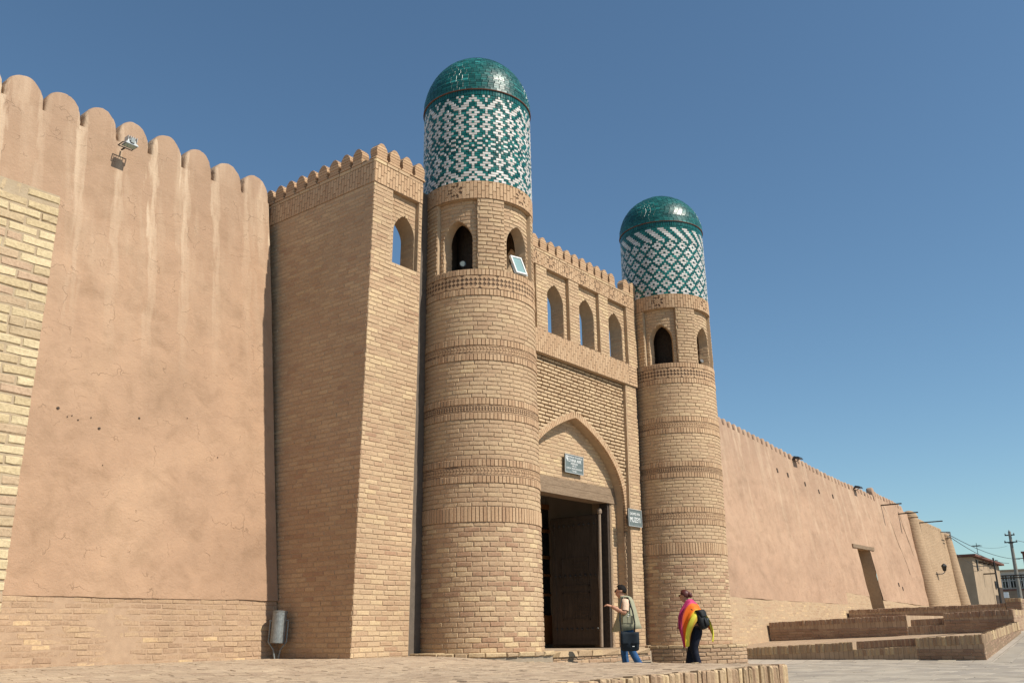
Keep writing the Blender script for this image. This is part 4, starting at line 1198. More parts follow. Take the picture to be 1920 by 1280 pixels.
# ================================================================== TOWER PLINTHS
def ring_plinth(name, label, cx_, cy_, r, z0, z1, grp=None):
    t = thing(name, label, 'plinth', (cx_, cy_, z0))
    R0 = r
    def S(u, v, d):
        a = -math.pi / 2 + u / R0; rr = r + d + .02 * mnoise.noise(Vector((u * 1.3, v * 2, cx_)))
        return (cx_ + rr * math.cos(a), cy_ + rr * math.sin(a), v)
    mb = MB(); n = 60
    for i in range(n):
        a, b = -2.6 * R0 + 4.6 * R0 * i / n, -2.6 * R0 + 4.6 * R0 * (i + 1) / n
        mb.quad(S(a, z0, -.02), S(b, z0, -.02), S(b, z1 - .03, -.02), S(a, z1 - .03, -.02))
        mb.quad(S(a, z1 - .03, -.02), S(b, z1 - .03, -.02), S(b, z1 - .03, -r * .7), S(a, z1 - .03, -r * .7))
    mb.build('mortar_core', 'mortar_grey', t)
    F = Field(t, 'brick', 'brickwork', 300, 9)
    if z1 - z0 > .3: F.courses(S, z0, z1 - .075, .085, lambda v: [(-2.5 * R0, 1.9 * R0)], tint=T(.1, .8), mat='old', d0=-.02, d1=.0, ch=.012, jit=.007, gap=.012, ns=2, single=True)
    u = -2.5 * R0
    while u < 1.9 * R0:
        w = ru(.22, .42)
        v, f = brick_template(u, u + w - .01, z1 - .07, z1 + ru(-.008, .008), -.34, ru(.005, .03), 3, .018, .006)
        m = MB(); m.add([S(*p) for p in v], f, ru(.4, 1)); n_ = len(m.v)
        # top closing face
        m.quad(S(u, z1 - .002, -.34), S(u + w - .01, z1 - .002, -.34), S(u + w - .01, z1 - .004, .0), S(u, z1 - .004, .0), ru(.4, 1))
        q = to_px(S(u + w / 2, z1, 0)); m.build('coping_stone', 'edge', t, origin=tuple(t.location)); u += w
    F.emit(); return t
ring_plinth('tower_plinth', 'low round brick plinth under the farther tower with a pale uneven coping', 21.0, -.2, 1.42, -.55, .03)
ring_plinth('tower_plinth', 'thin worn stone sill around the foot of the nearer tower', 13.25, -.2, 1.36, -.2, .035)

# ================================================================== RIGHT FORTRESS WALL
rwall = thing('fortress_wall', 'long pink mud plastered fortress wall with narrow battlements receding right of the gate', 'wall', (36, 2.4, 0))
TOPX = [(21.3, 8.05), (25.4, 7.95), (30.3, 7.68), (33.9, 7.43), (37.4, 7.05), (40.9, 6.76), (45.0, 6.56), (46.15, 6.44), (46.2, 6.72), (49.0, 6.50), (51.4, 6.28)]
def interp(tab, x):
    for (a, p), (b, q) in zip(tab[:-1], tab[1:]):
        if x <= b: return p + (q - p) * max(0, (x - a)) / (b - a)
    return tab[-1][1]
PLX = [(21.3, 1.38), (28.6, 1.35), (32.9, 1.30), (38.9, 1.27), (38.95, 1.74), (42.0, 1.62), (43.8, 1.50), (49.6, 1.35), (51.5, 1.35)]
def pz(x): return interp(PLX, x) + .02 * mnoise.noise(Vector((x * 1.7, 1, 0))) + .012 * mnoise.noise(Vector((x * 7, 1, 0)))
S = batterS(.02, .05, 20)
DX0, DX1, DZ = 41.75, 43.45, 3.68
mb = MB(); xs = sorted(set([21.3 + .4 * i for i in range(76)] + [DX0, DX1, 38.9, 38.95, 46.15, 46.2]))
xs = [x for x in xs if x <= 51.5]
nz = 26
for a, b in zip(xs[:-1], xs[1:]):
    door_ = a >= DX0 - .01 and b <= DX1 + .01
    za, zb = (DZ, DZ) if door_ else (pz(a), pz(b))
    ta, tb = interp(TOPX, a + 1e-4) - .26, interp(TOPX, b - 1e-4) - .26
    for j in range(nz):
        f0, f1 = j / nz, (j + 1) / nz
        mb.quad(S(a, za + (ta - za) * f0, 0), S(b, zb + (tb - zb) * f0, 0), S(b, zb + (tb - zb) * f1, 0), S(a, za + (ta - za) * f1, 0))
    mb.quad(S(a, ta, 0), S(b, tb, 0), (b, 4.3, tb), (a, 4.3, ta)); mb.quad((b, 4.9, -.2), (a, 4.9, -.2), (a, 4.3, ta), (b, 4.3, tb))
    if not door_: mb.quad(S(a, za, -.05), S(b, zb, -.05), S(b, zb, 0), S(a, za, 0))
mb.build('plaster_face', 'plaster_far', rwall, smooth=False)
mb = MB()
for a, b in zip(xs[:-1], xs[1:]):
    if a >= DX0 - .01 and b <= DX1 + .01: continue
    ya = lambda x, z: (x, 1.80 + BK * z - .005, z)
    mb.quad(ya(a, -.3), ya(b, -.3), ya(b, pz(b)), ya(a, pz(a)))
for x, s_ in ((DX0, 1), (DX1, -1)):
    q = [(x, 1.78 + BK * 0, -.2), (x, 3.0, -.2), (x, 3.0, DZ), (x, 1.78 + BK * DZ, DZ)]; mb.quad(*(q if s_ < 0 else q[::-1]))
mb.quad((DX0, 1.8 + BK * DZ, DZ), (DX1, 1.8 + BK * DZ, DZ), (DX1, 3.0, DZ), (DX0, 3.0, DZ)); mb.quad((DX0, 2.95, -.2), (DX1, 2.95, -.2), (DX1, 2.95, DZ), (DX0, 2.95, DZ))
mb.build('plinth_and_doorway', 'mortar', rwall)
F = Field(rwall, 'brick', 'brickwork', 0, 9)
SPr = batterS(.004, .0, 3)
F.courses(SPr, -.1, 1.70, .085, lambda v: [(a, b) for (a, b) in [(22.5, 41.7), (43.5, 50.0)] if v < 1.18] + ([(39.0, 41.7)] if 1.18 < v < 1.60 else []) + ([(22.5, 38.9)] if 1.18 < v < 1.27 else []) + ([(43.5, 49)] if 1.18 < v < 1.36 else []),
          tint=T(.35, .9), mat='old', d0=-.012, d1=.002, ch=.008, jit=.005, gap=.014, joint=.014)
F.emit()
mb = MB(); mb.box(41.2, 1.80 + BK * 3.7 - .05, 3.69, 44.0, 3.0, 3.84); mb.build('door_lintel', 'wood_old', rwall)
rmer = [merlon_mesh(.285, .30, .30, 10 + s_, 'plaster_far') for s_ in range(3)]
x = 28.2
while x < 50.6:
    o = bpy.data.objects.new('merlon', random.choice(rmer)); link(o, rwall); z = interp(TOPX, x) - .27; P = S(x, z, 0)
    o.location = Vector((x, P[1] + .006, z)) - rwall.location; o.scale = (1, 1, ru(.92, 1.05)); x += .412
o = bpy.data.objects.new('merlon', rmer[0]); link(o, rwall); z = 6.5; o.location = Vector((46.35, S(46.3, z, 0)[1], z)) - rwall.location; o.scale = (1.3, 1, 1.25)
mb = MB()
for (hx, hz) in ((34.61, 6.27), (35.57, 6.20), (37.22, 6.02), (38.71, 5.87), (40.24, 5.82), (46.36, 2.27), (46.9, 2.1)):
    mb.prism(S, [(hx - .05, hz - .09), (hx + .05, hz - .09), (hx + .05, hz + .08), (hx - .05, hz + .08)], .0, .02, .1)
mb.build('hole', 'wood_dark', rwall)
mb = MB()          # long vertical cracks towards the far end
for (pts, w) in (([(47.35, 6.05), (47.9, 5.2), (48.1, 4.3), (48.5, 3.4), (48.6, 2.8)], .05), ([(49.6, 6.0), (49.7, 5.3), (50.1, 4.4), (50.2, 3.8)], .06)):
    for (a, b) in zip(pts[:-1], pts[1:]): mb.prism(S, [(a[0], a[1]), (b[0], b[1]), (b[0] + w * .7, b[1]), (a[0] + w, a[1])], .0, .012, .1)
mb.build('crack', 'wood_old', rwall)
# round tapering buttresses and the wall length between them
def brickfar():
    m, nt, b = new_mat('distant_brickwork', .95, .1); p = pos(nt)
    sp = N(nt, 'ShaderNodeSeparateXYZ'); nt.links.new(p, sp.inputs[0])
    w = math_(nt, 'ADD', math_(nt, 'MULTIPLY', sp.outputs[2], 2 * math.pi / .082), math_(nt, 'MULTIPLY', tex_noise(nt, p, 2, 3), 6))
    sn = math_(nt, 'SINE', w); pn = pos(nt, (3.5, 3.5, 12)); n = tex_noise(nt, pn, 1.6, 4, .6); n2 = tex_noise(nt, p, .7, 4)
    c = ramp(nt, n, [(.3, (.32, .225, .145)), (.55, (.40, .285, .185)), (.8, (.47, .345, .225))])
    c = mixc(nt, c, (.30, .215, .14), math_(nt, 'MULTIPLY', ramp(nt, sn, [(.1, 1.0), (.45, 0.0)]), .25))
    c = mixc(nt, c, ramp(nt, n2, [(.3, (.88, .86, .84)), (.7, (1.08, 1.06, 1.04))]), .8, 'MULTIPLY')
    nt.links.new(c, b.inputs['Base Color']); bump(nt, b, math_(nt, 'ADD', sn, math_(nt, 'MULTIPLY', n, 4)), .35, .01); return m
M['brick_far'] = brickfar()
def round_buttress(label, xb, rb, xt, rt, zt):
    t = thing('round_buttress', label, 'buttress', (xb, 2.0, 0), 'tapering round buttresses on the far wall')
    mb = MB(); n = 28; prof = [(k / 10 * zt, 1) for k in range(11)]
    rings = []
    for k in range(17):
        if k <= 11: z = zt * k / 11 ; f = 1.0
        else: aa = (k - 11) / 5 * math.pi / 2; z = zt + rt * .75 * math.sin(aa); f = max(.02, math.cos(aa))
        s_ = min(1, z / zt); cx_ = xb + (xt - xb) * s_; cy_ = 1.78 + BK * z; r = (rb + (rt - rb) * s_) * f
        rings.append([(cx_ + r * math.cos(2 * math.pi * i / n), cy_ + r * math.sin(2 * math.pi * i / n), z) for i in range(n)])
    v = sum(rings, []); f = []
    for k in range(len(rings) - 1):
        for i in range(n): f.append((k * n + i, k * n + (i + 1) % n, (k + 1) * n + (i + 1) % n, (k + 1) * n + i))
    mb.add(v, f); mb.build('shaft', 'brick_far', t, smooth=True)
    m2 = MB(); z = zt - .12; cx_ = xb + (xt - xb) * (z / zt); m2.lathe((cx_, 1.78 + BK * z, z), [(rt + .02, 0), (rt + .045, .03), (rt + .02, .06)], 28); m2.build('collar', 'brick_far', t)
round_buttress('nearer round tapering brick buttress with a rounded head on the far wall', 50.85, .52, 51.6, .36, 5.95)
round_buttress('farther and slimmer round brick buttress at the end of the fortress wall', 57.0, .46, 57.9, .28, 5.30)
w2 = thing('fortress_wall', 'short brick faced wall length between the two round buttresses', 'wall', (55, 2.4, 0))
mb = MB()
for i in range(12):
    a, b = 51.5 + .5 * i, 51.5 + .5 * (i + 1); ta, tb = 5.82 - .36 * i / 12, 5.82 - .36 * (i + 1) / 12
    for j in range(8):
        mb.quad(S(a, ta * j / 8, .0), S(b, tb * j / 8, .0), S(b, tb * (j + 1) / 8, .0), S(a, ta * (j + 1) / 8, .0))
    mb.quad(S(a, ta, 0), S(b, tb, 0), (b, 4.3, tb), (a, 4.3, ta)); mb.quad((b, 4.9, 0), (a, 4.9, 0), (a, 4.3, ta), (b, 4.3, tb))
mb.v = [(x if x < 57 else 56.9 + .9 * z / 5.4, y, z) for x, y, z in mb.v]
mb.build('brick_face', 'brick_far', w2)
m3 = merlon_mesh(.25, .22, .3, 31, 'brick_far')
x = 52.7
while x < 57.3:
    o = bpy.data.objects.new('merlon', m3); link(o, w2); z = 5.82 - .36 * (x - 51.5) / 6; o.location = Vector((x, S(x, z, 0)[1], z)) - w2.location; x += .30
# wall lantern, spouts, floodlights on the far wall
ln = thing('wall_lantern', 'small dark iron lantern on the brick wall between the round buttresses', 'lantern', (53.65, 1.9, 3.3))
mb = MB(); mb.path([(53.45, 2.25, 3.02), (53.65, 1.90, 3.02), (53.80, 1.80, 3.10), (53.80, 1.80, 3.16)], .022); mb.build('bracket', 'darkmetal', ln)
mb = MB(); mb.lathe((53.80, 1.80, 3.16), [(.05, 0), (.07, .03)], 6); mb.lathe((53.80, 1.80, 3.42), [(.15, 0), (.12, .06), (.03, .13), (0, .15)], 6)
for k in range(6):
    t_ = k * math.pi / 3; mb.tube((53.8 + .07 * math.cos(t_), 1.8 + .07 * math.sin(t_), 3.18), (53.8 + .13 * math.cos(t_), 1.8 + .13 * math.sin(t_), 3.43), .012, n=4)
mb.build('cage', 'darkmetal', ln)
mb = MB(); mb.lathe((53.80, 1.80, 3.19), [(.06, 0), (.12, .23)], 6); mb.build('pane', 'glass_dark', ln)
for i, (x, z, L, lb) in enumerate(((46.96, 6.06, 1.25, 'wooden water spout nearest the step in the battlements'), (49.49, 5.86, 1.25, 'middle wooden water spout just left of the nearer round buttress'), (53.1, 5.70, 1.5, 'wooden water spout jutting out right of the nearer round buttress'))):
    y = 1.8 + BK * z; mb = MB(); L *= .8; mb.box(x - .05, y - L, z - .025, x + .05, y + .3, z - .01); mb.box(x - .05, y - L, z - .01, x - .035, y + .3, z + .025); mb.box(x + .035, y - L, z - .01, x + .05, y + .3, z + .025)
    tag(mb.build('water_spout', 'wood_dark', origin=(x, y, z)), lb, 'spout', 'wooden spouts on the far wall')
def wall_flood(x, z, label):
    t = thing('floodlight', label, 'floodlight', (x, 1.8 + BK * z, z)); y = 1.8 + BK * z
    mb = MB()
    mb.add([(x - .2, y - .34, z + .04), (x + .2, y - .34, z + .04), (x + .2, y - .05, z + .10), (x - .2, y - .05, z + .10), (x - .16, y - .30, z + .13), (x + .16, y - .30, z + .13), (x + .13, y - .08, z + .19), (x - .13, y - .08, z + .19)],
           [(3, 2, 1, 0), (4, 5, 6, 7), (0, 1, 5, 4), (1, 2, 6, 5), (2, 3, 7, 6), (3, 0, 4, 7)]); mb.build('housing', 'darkmetal', t)
    mb = MB(); mb.path([(x, y - .2, z + .15), (x, y + .05, z + .08)], .035); mb.path([(x - .2, y - .2, z + .1), (x - .2, y, z), (x + .2, y, z), (x + .2, y - .2, z + .1)], .015); mb.build('bracket', 'darkmetal', t)
wall_flood(36.64, 6.90, 'dark floodlight on the far wall, the one nearer the gate')
wall_flood(43.58, 6.46, 'dark floodlight on the far wall above the doorway')

# ================================================================== TERRACES
def terrace(label, X, Y0, Y1, zb0, zb1, zt0, zt1, xback, notch=None, up=.20, pitch=.115, upright=True, ext=None, em='edge', rise=(0, 0)):
    """front face looks towards -X; Y0 is the right (near street) end, Y1 the end at the wall"""
    t = thing('brick_terrace', label, 'terrace', (X, (Y0 + Y1) / 2, zb0))
    zt = lambda y: zt0 + (zt1 - zt0) * (y - Y0) / (Y1 - Y0)
    zb = lambda y: zb0 + (zb1 - zb0) * (y - Y0) / (Y1 - Y0)
    S = lambda u, v, d: (X - d + .01 * mnoise.noise(Vector((u * 1.5, v * 3, X))), -u, v)     # u = -y, increasing to the right seen from the front
    SR = lambda u, v, d: (u, Y0 - d + .01 * mnoise.noise(Vector((u * 1.5, v * 3, X))), v)
    rz = lambda y: rise[0] + (rise[1] - rise[0]) * (y - Y0) / (Y1 - Y0)
    mb = MB(); segs = [(Y0, Y1)]
    if notch: na, nb, nst = notch; segs = [(Y0, na), (nb, Y1)]
    for (a, b) in segs:
        v = [(X + .012, a, -.9), (X + .012, b, -.9), (xback, b, -.9), (xback, a, -.9), (X + .012, a, zt(a) - .012), (X + .012, b, zt(b) - .012), (xback, b, zt(b) - .012 + rz(b)), (xback, a, zt(a) - .012 + rz(a))]
        mb.add(v, [(3, 2, 1, 0), (4, 7, 6, 5)[::-1], (0, 1, 5, 4)[::-1], (1, 2, 6, 5)[::-1], (2, 3, 7, 6)[::-1], (3, 0, 4, 7)[::-1]])
    if notch:
        for (x0, dz) in nst:
            mb.add([(x0, na, -.9), (x0, nb, -.9), (xback, nb, -.9), (xback, na, -.9), (x0, na, zt(na) - dz), (x0, nb, zt(nb) - dz), (xback, nb, zt(nb) - dz + (rz(nb) if dz == 0 else 0)), (xback, na, zt(na) - dz + (rz(na) if dz == 0 else 0))],
                   [(4, 7, 6, 5)[::-1], (0, 1, 5, 4)[::-1]])
    mb.build('core', 'terrace_top', t)
    F = Field(t, 'brick', 'brickwork', 300, 7)
    def edge(S_, u0, u1, ztf, mat):
        u = u0
        while u < u1 - .02:
            w = ru(pitch * .85, pitch * 1.12); w = min(w, u1 - u); um = u + w / 2
            F.brick(S_, u + .005, u + w - .006, ztf(um) - up, ztf(um) + ru(-.012, .010), rnd(), mat, -.10, ru(-.008, .014), 1, .014, .005); u += w
    for (a, b) in segs:
        edge(S, -b, -a, lambda u: zt(-u), em)
        F.courses(S, min(zb0, zb1), max(zt0, zt1), .085, lambda v: [( -b, -a)] if v < min(zt(a), zt(b)) - up - .02 else [], tint=T(0, .8), mat='terrace', d0=-.012, d1=.002, ch=.010, jit=.006, gap=.012)
    if notch:
        for (x0, dz) in nst:
            Sn = lambda u, v, d, x0=x0: (x0 - d, -u, v)
            u = -nb
            while u < -na - .02:
                w = min(ru(.10, .13), -na - u); F.brick(Sn, u + .005, u + w - .005, zt(-u) - dz - .17, zt(-u) - dz + ru(-.006, .008), rnd() * (.5 if dz == 0 else 1), em if dz else 'terrace', -.10, ru(.0, .01), 1, .012, .005); u += w  # back of the notch in darker bricks, its shade put into the colour
        for yy_, sg in ((na, 1), (nb, -1)):
            mbn = MB()
    if ext:
        xe, zbe, zte = ext
        ztx = lambda u: zt0 + (zte - zt0) * (u - X) / (xe - X); zbx = lambda u: zb0 + (zbe - zb0) * (u - X) / (xe - X)
        edge(SR, X, xe, ztx, 'edge')
        for i in range(24):
            a, b = X + (xe - X) * i / 24, X + (xe - X) * (i + 1) / 24
            z = zbx(a)
            while z < ztx(a) - up - .03:
                F.brick(SR, a + .006, b - .006, z + .006, z + .078, ru(0, .8), 'terrace', -.012, .003, 1, .010, .006); z += .085
    # brick paving on top, only close rows
    F.emit(); return t
terrace('lowest worn brick terrace with upright bricks along its edge and a cut step', 26.0, -5.72, 1.8, -.5, -.53, .15, -.21, 30.6, notch=(-4.10, -2.48, [(26.02, .20), (26.32, .0)]), up=.22, ext=(30.5, .18, .44), rise=(.05, .20))
terrace('middle brick terrace, taller and in shade, with two steps let into its front', 30.5, -5.62, 1.78, .17, 0.0, .79, .57, 38.5, notch=(-3.72, -2.66, [(30.54, .34), (30.90, .14)]), up=.16, em='terrace', ext=(36.5, .35, .74))  # front edge takes the shade-darkened brick too
terrace('uppermost long low brick terrace in front of the far doorway', 38.4, -3.9, 1.82, .6, .4, 1.12, 1.04, 62.0, up=.13, em='terrace', ext=(50, .9, 1.2))
mb = MB(); t = thing('brick_parapet', 'short raised brick block at the street end of the uppermost terrace', 'parapet', (38.4, -4.1, .6))
mb.box(38.38, -4.42, .3, 44, -3.92, 1.275); mb.build('core', 'mortar_grey', t)
F = Field(t, 'brick', 'brickwork', 300, 7)
F.courses(lambda u, v, d: (38.37 - d, -u, v), .5, 1.16, .085, lambda v: [(3.93, 4.42)], tint=T(.2, .9), mat='terrace', d0=-.01, d1=.004)
u = 3.92
while u < 4.40: F.brick(lambda a, b, d: (38.37 - d, -a, b), u + .004, u + .10, 1.16, 1.29, rnd(), 'edge', -.1, .01, 1, .012, .004); u += .105
F.courses(lambda u, v, d: (u, -4.43 - d, v), .5, 1.28, .085, lambda v: [(38.4, 43.9)], tint=T(.2, .9), mat='terrace', d0=-.01, d1=.004, single=False)
F.emit()

# ================================================================== LITTER BIN
BNX, BNY = 10.20, 1.58
bn = thing('litter_bin', 'grey metal litter bin tilted on a bent pipe stand beside the pylon', 'bin', (10.2, 1.58, 0))
mb = MB(); c0 = Vector((BNX, BNY, .245)); ax = Vector((.055, 0, 1)).normalized()
rings = []
for (r, h) in ((.0, .0), (.118, .0), (.120, .01), (.120, .49), (.127, .50), (.127, .515), (.112, .515), (.110, .05), (0, .05)):
    a_ = ax.orthogonal().normalized(); b_ = ax.cross(a_); rings.append([c0 + ax * h + a_ * (r * math.cos(t_)) + b_ * (r * math.sin(t_)) for t_ in [2 * math.pi * i / 24 for i in range(24)]])
v = sum(rings, []); f = [(k * 24 + i, k * 24 + (i + 1) % 24, (k + 1) * 24 + (i + 1) % 24, (k + 1) * 24 + i) for k in range(len(rings) - 1) for i in range(24)]
mb.add(v, f); mb.build('barrel', 'galv', bn, smooth=False)
mb = MB()
rx = Vector((.62, -.78, 0))
for s_ in (-1, 1):
    p = [c0 + ax * .36 + rx * .15 * s_, c0 + ax * .02 + rx * .15 * s_, c0 + Vector((0, 0, -.10)) + rx * .06 * s_, Vector((c0.x, c0.y, 0)) + rx * .03 * s_]
    mb.path([tuple(q) for q in p], .013); mb.tube(tuple(c0 + ax * .36 + rx * .12 * s_), tuple(c0 + ax * .36 + rx * .165 * s_), .016)
mb.build('stand', 'galv', bn)

# ================================================================== SIGNS
def text_mesh(s, size, name='lettering'):
    cu = bpy.data.curves.new(name, 'FONT'); cu.body = s; cu.size = size; cu.align_x = 'CENTER'; cu.align_y = 'CENTER'; cu.extrude = .0015
    cu.offset = .0
    o = bpy.data.objects.new('tmp', cu); COL.objects.link(o); dg = bpy.context.evaluated_depsgraph_get()
    me = bpy.data.meshes.new_from_object(o.evaluated_get(dg)); bpy.data.objects.remove(o); me.name = name; me.materials.clear(); me.materials.append(M['sign_white']); return me
def sign(label, cx_, cz, w, h, y, lines, tilt=0.0, emblem=False):
    t = thing('wall_sign', label, 'sign', (cx_, y, cz)); t.rotation_euler = (R_(tilt), 0, 0)
    mb = MB(); mb.box(-w / 2, -.012, -h / 2, w / 2, .012, h / 2); mb.build('plate', 'sign_grey', t, origin=(0, 0, 0))
    mb = MB(); e = .014
    for (a, b, c, d) in ((-w / 2, -h / 2, w / 2, -h / 2 + e), (-w / 2, h / 2 - e, w / 2, h / 2), (-w / 2, -h / 2 + e, -w / 2 + e, h / 2 - e), (w / 2 - e, -h / 2 + e, w / 2, h / 2 - e)): mb.box(a, -.022, b, c, -.0125, d)
    mb.build('frame', 'alu', t, origin=(0, 0, 0))
    for (s_, z, size, sx) in lines:
        o = bpy.data.objects.new('lettering', text_mesh(s_, size)); link(o, t); o.location = (.03 if emblem and z > h * .3 else 0, -.0145, z); o.rotation_euler = (math.pi / 2, 0, 0); o.scale = (sx, 1, 1)
    if emblem:
        mb = MB(); n = 20; S_ = lambda u, v, d: (u, -.0125 - d, v); c_ = (-w / 2 + .075, h / 2 - .075)
        for i in range(n):
            a, b = 2 * math.pi * i / n, 2 * math.pi * (i + 1) / n
            mb.prism(S_, [(c_[0] + r * math.cos(q), c_[1] + r * 1.15 * math.sin(q)) for r, q in ((.040, a), (.040, b), (.030, b), (.030, a))][::-1], 0, .003)
        mb.prism(S_, [(c_[0] - .010, c_[1] - .026), (c_[0] + .010, c_[1] - .026), (c_[0] + .010, c_[1] + .02), (c_[0] - .010, c_[1] + .02)], 0, .003)
        mb.build('emblem', 'sign_white', t, origin=(0, 0, 0))
    m2 = MB()
    for sx in (-w * .4, w * .4): m2.box(sx - .01, .012, -.02, sx + .01, .06, .02)
    m2.build('bracket', 'darkmetal', t, origin=(0, 0, 0)); return t
sign('grey framed plaque with white lettering and emblem under the portal arch', 17.33, 4.0, .73, .42, .385,
     [("ME'MORLIK YODGORLIGI", .155, .052, 1.0), ("KO'HNA ARK", .075, .105, .9), ('MAJMUASI', .005, .06, 1.0), ('XVII-XIX', -.05, .045, 1), ("DAVLAT MUHOFAZASIDA", -.105, .05, 1.05), ('TURADI', -.16, .05, 1)], emblem=True, tilt=2)
sign('smaller grey sign with large white letters hung on the pillar right of the door', 19.35, 2.93, .61, .41, .06, [('QADIMGI XIVA', .09, .085, .8), ('MUZEYI', -.05, .17, .8)])
mb = MB(); 
# ================================================================== LAMPS IN THE TOWER WINDOWS
fl2 = thing('floodlight', 'white framed floodlight tilted in the right window of the nearer tower', 'floodlight', Sm1(.06, 7.02, 0))
P0 = Vector(Sm1(-.03, 7.0, .02)); U_ = Vector((.9, -.25, 0)).normalized(); V_ = Vector((-.30, .18, .95)).normalized(); Nn = U_.cross(V_)
mb = MB(); gl = MB()
def SQ(u, v, d): return P0 + U_ * u + V_ * v + Nn * d
for (a, b, c, d) in ((-.13, 0, .13, .025), (-.13, .335, .13, .36), (-.13, .025, -.105, .335), (.105, .025, .13, .335)): mb.prism(SQ, [(a, b), (c, b), (c, d), (a, d)], -.06, .0, back=True)
gl.prism(SQ, [(-.105, .025), (.105, .025), (.105, .335), (-.105, .335)], -.05, -.012)
mb.build('frame', 'sign_white', fl2); gl.build('lamp_glass', 'glass_lamp', fl2)
mb = MB(); mb.prism(SQ, [(-.1, .04), (.1, .04), (.1, .32), (-.1, .32)], -.14, -.061, back=True); mb.build('housing', 'darkmetal', fl2)
mb = MB(); mb.path([tuple(SQ(-.15, .18, -.05)), tuple(SQ(-.15, -.01, -.04)), tuple(SQ(.15, -.01, -.04)), tuple(SQ(.15, .18, -.05))], .01); mb.build('bracket', 'alu', fl2)
P1 = Vector(Sm1(R_(-68) * 1.14, 7.12, -.22)); fl3 = thing('spotlight', 'small round spotlight in the dark left window of the nearer tower', 'spotlight', tuple(P1))
dv = (Vector(CAM_POS) - P1); dv.z = 0; dv.normalize()
mb = MB(); mb.tube(tuple(P1), tuple(P1 + dv * .1), .05, .065, 16); mb.build('can', 'darkmetal', fl3)
mb = MB(); mb.tube(tuple(P1 + dv * .101), tuple(P1 + dv * .104), .052, .052, 16); mb.build('lamp_glass', 'sign_grey', fl3)
mb = MB(); mb.path([tuple(P1), tuple(P1 - Vector((0, 0, .14)))], .012); mb.build('bracket', 'darkmetal', fl3)
P2 = Vector(Sm2(R_(-7) * 1.14, 6.93, -.20)); fl4 = thing('spotlight', 'tiny dark spotlight on the sill of the farther tower window', 'spotlight', tuple(P2))
mb = MB(); mb.tube(tuple(P2), tuple(P2 + Vector((-.05, -.1, .03))), .035, .05, 12); mb.path([tuple(P2), tuple(P2 - Vector((0, 0, .1)))], .012); mb.build('can', 'darkmetal', fl4)

# ================================================================== DISTANT BUILDINGS, POLE, WIRES
hs = thing('mud_house', 'flat roofed brown mud house beyond the end of the fortress wall', 'house', (74, 5, 1))
A0 = (70, 3.95); A1 = (80, 4.35)      # street face runs from A0 to A1
mb = MB(); z0, zA_, zB_ = .8, 4.88, 4.70
def wq(mb, a, b, za0, za1, zb0, zb1): mb.quad((a[0], a[1], za0), (b[0], b[1], zb0), (b[0], b[1], zb1), (a[0], a[1], za1))
wq(mb, A0, A1, z0, zA_, z0, zB_); wq(mb, (70, 9), A0, z0, zA_, z0, zA_); mb.quad((70, 3.95, zA_), (80, 4.35, zB_), (80, 10, zB_), (70, 10, zA_)); wq(mb, A1, (80, 10), z0, zB_, z0, zB_); wq(mb, (80, 10), (70, 9), z0, zB_, z0, zA_)
mb.build('wall', 'tan_wall', hs)
mb = MB(); v = [(69.75, 3.65, zA_ + .03), (80.2, 4.0, zB_ + .03), (80.2, 10, zB_ + .03), (69.75, 10, zA_ + .03)]; v += [(a, b, c + .14) for a, b, c in v]
mb.add(v, [(3, 2, 1, 0), (4, 5, 6, 7), (0, 1, 5, 4), (1, 2, 6, 5), (2, 3, 7, 6), (3, 0, 4, 7)]); mb.build('roof', 'roof_red', hs)
for (xx, L) in ((72.2, .35), (73.8, .3), (75.4, .35), (77.0, .3)):
    m_ = MB(); y = 3.95 + (xx - 70) * .04; m_.tube((xx, y + .1, 4.62), (xx, y - L, 4.62), .07, n=8); m_.build('beam_end', 'wood_dark', hs)
m_ = MB(); m_.box(73.2, 3.3, 3.82, 73.34, 4.2, 3.9); m_.build('water_spout', 'wood_dark', hs)
m_ = MB(); m_.box(71.2, 3.93, 4.0, 71.4, 4.0, 4.75); m_.build('downpipe', 'darkmetal', hs)
for (x0, x1, za, zb_) in ((76.6, 77.5, 1.2, 2.5), (78.6, 79.6, 1.2, 3.1)):
    m_ = MB(); y = 3.95 + (x0 - 70) * .04 - .03; m_.box(x0, y, za, x1, y + .1, zb_); m_.build('door', 'wood_dark', hs)
m_ = MB(); m_.box(77.0, 4.16, 3.0, 77.6, 4.3, 3.5); m_.build('window', 'glass_dark', hs)
po = thing('utility_pole', 'thin dark service pole standing against the mud house', 'pole', (76.2, 3.9, 1)); mb = MB(); mb.tube((76.2, 3.85, 1), (76.0, 3.85, 5.1), .07, .06); mb.build('shaft', 'darkmetal', po)
m_ = MB(); m_.box(76.1, 3.7, 4.9, 76.8, 3.76, 4.95); m_.build('bracket', 'darkmetal', po)
for (z, lb) in ((3.95, 'upper wooden spout at the far corner of the mud house'), (3.78, 'lower wooden spout at the far corner of the mud house')):
    m_ = MB(); m_.box(80.0, 2.2, z, 80.15, 4.4, z + .08); tag(m_.build('water_spout', 'wood_dark', origin=(80, 3, z)), lb, 'spout')
an = thing('antenna', 'thin television aerial on the roof of the mud house', 'antenna', (75, 5.2, 4.8)); mb = MB(); mb.tube((75, 4.6, 4.8), (75, 4.6, 6.15), .02); mb.build('mast', 'darkmetal', an)
mb = MB(); mb.tube((74.6, 4.6, 5.95), (75.4, 4.6, 5.95), .012)
for k in range(5): mb.tube((74.6 + .2 * k, 4.3, 5.95), (74.6 + .2 * k, 4.9, 5.95), .010, n=5)
mb.build('aerial', 'darkmetal', an)
fb = thing('town_building', 'pale two storey building with dark windows at the far right', 'building', (96, 4, 1))
mb = MB(); mb.box(95, -2, .5, 105, 7.6, 5.02); mb.build('wall', 'white_wash', fb)
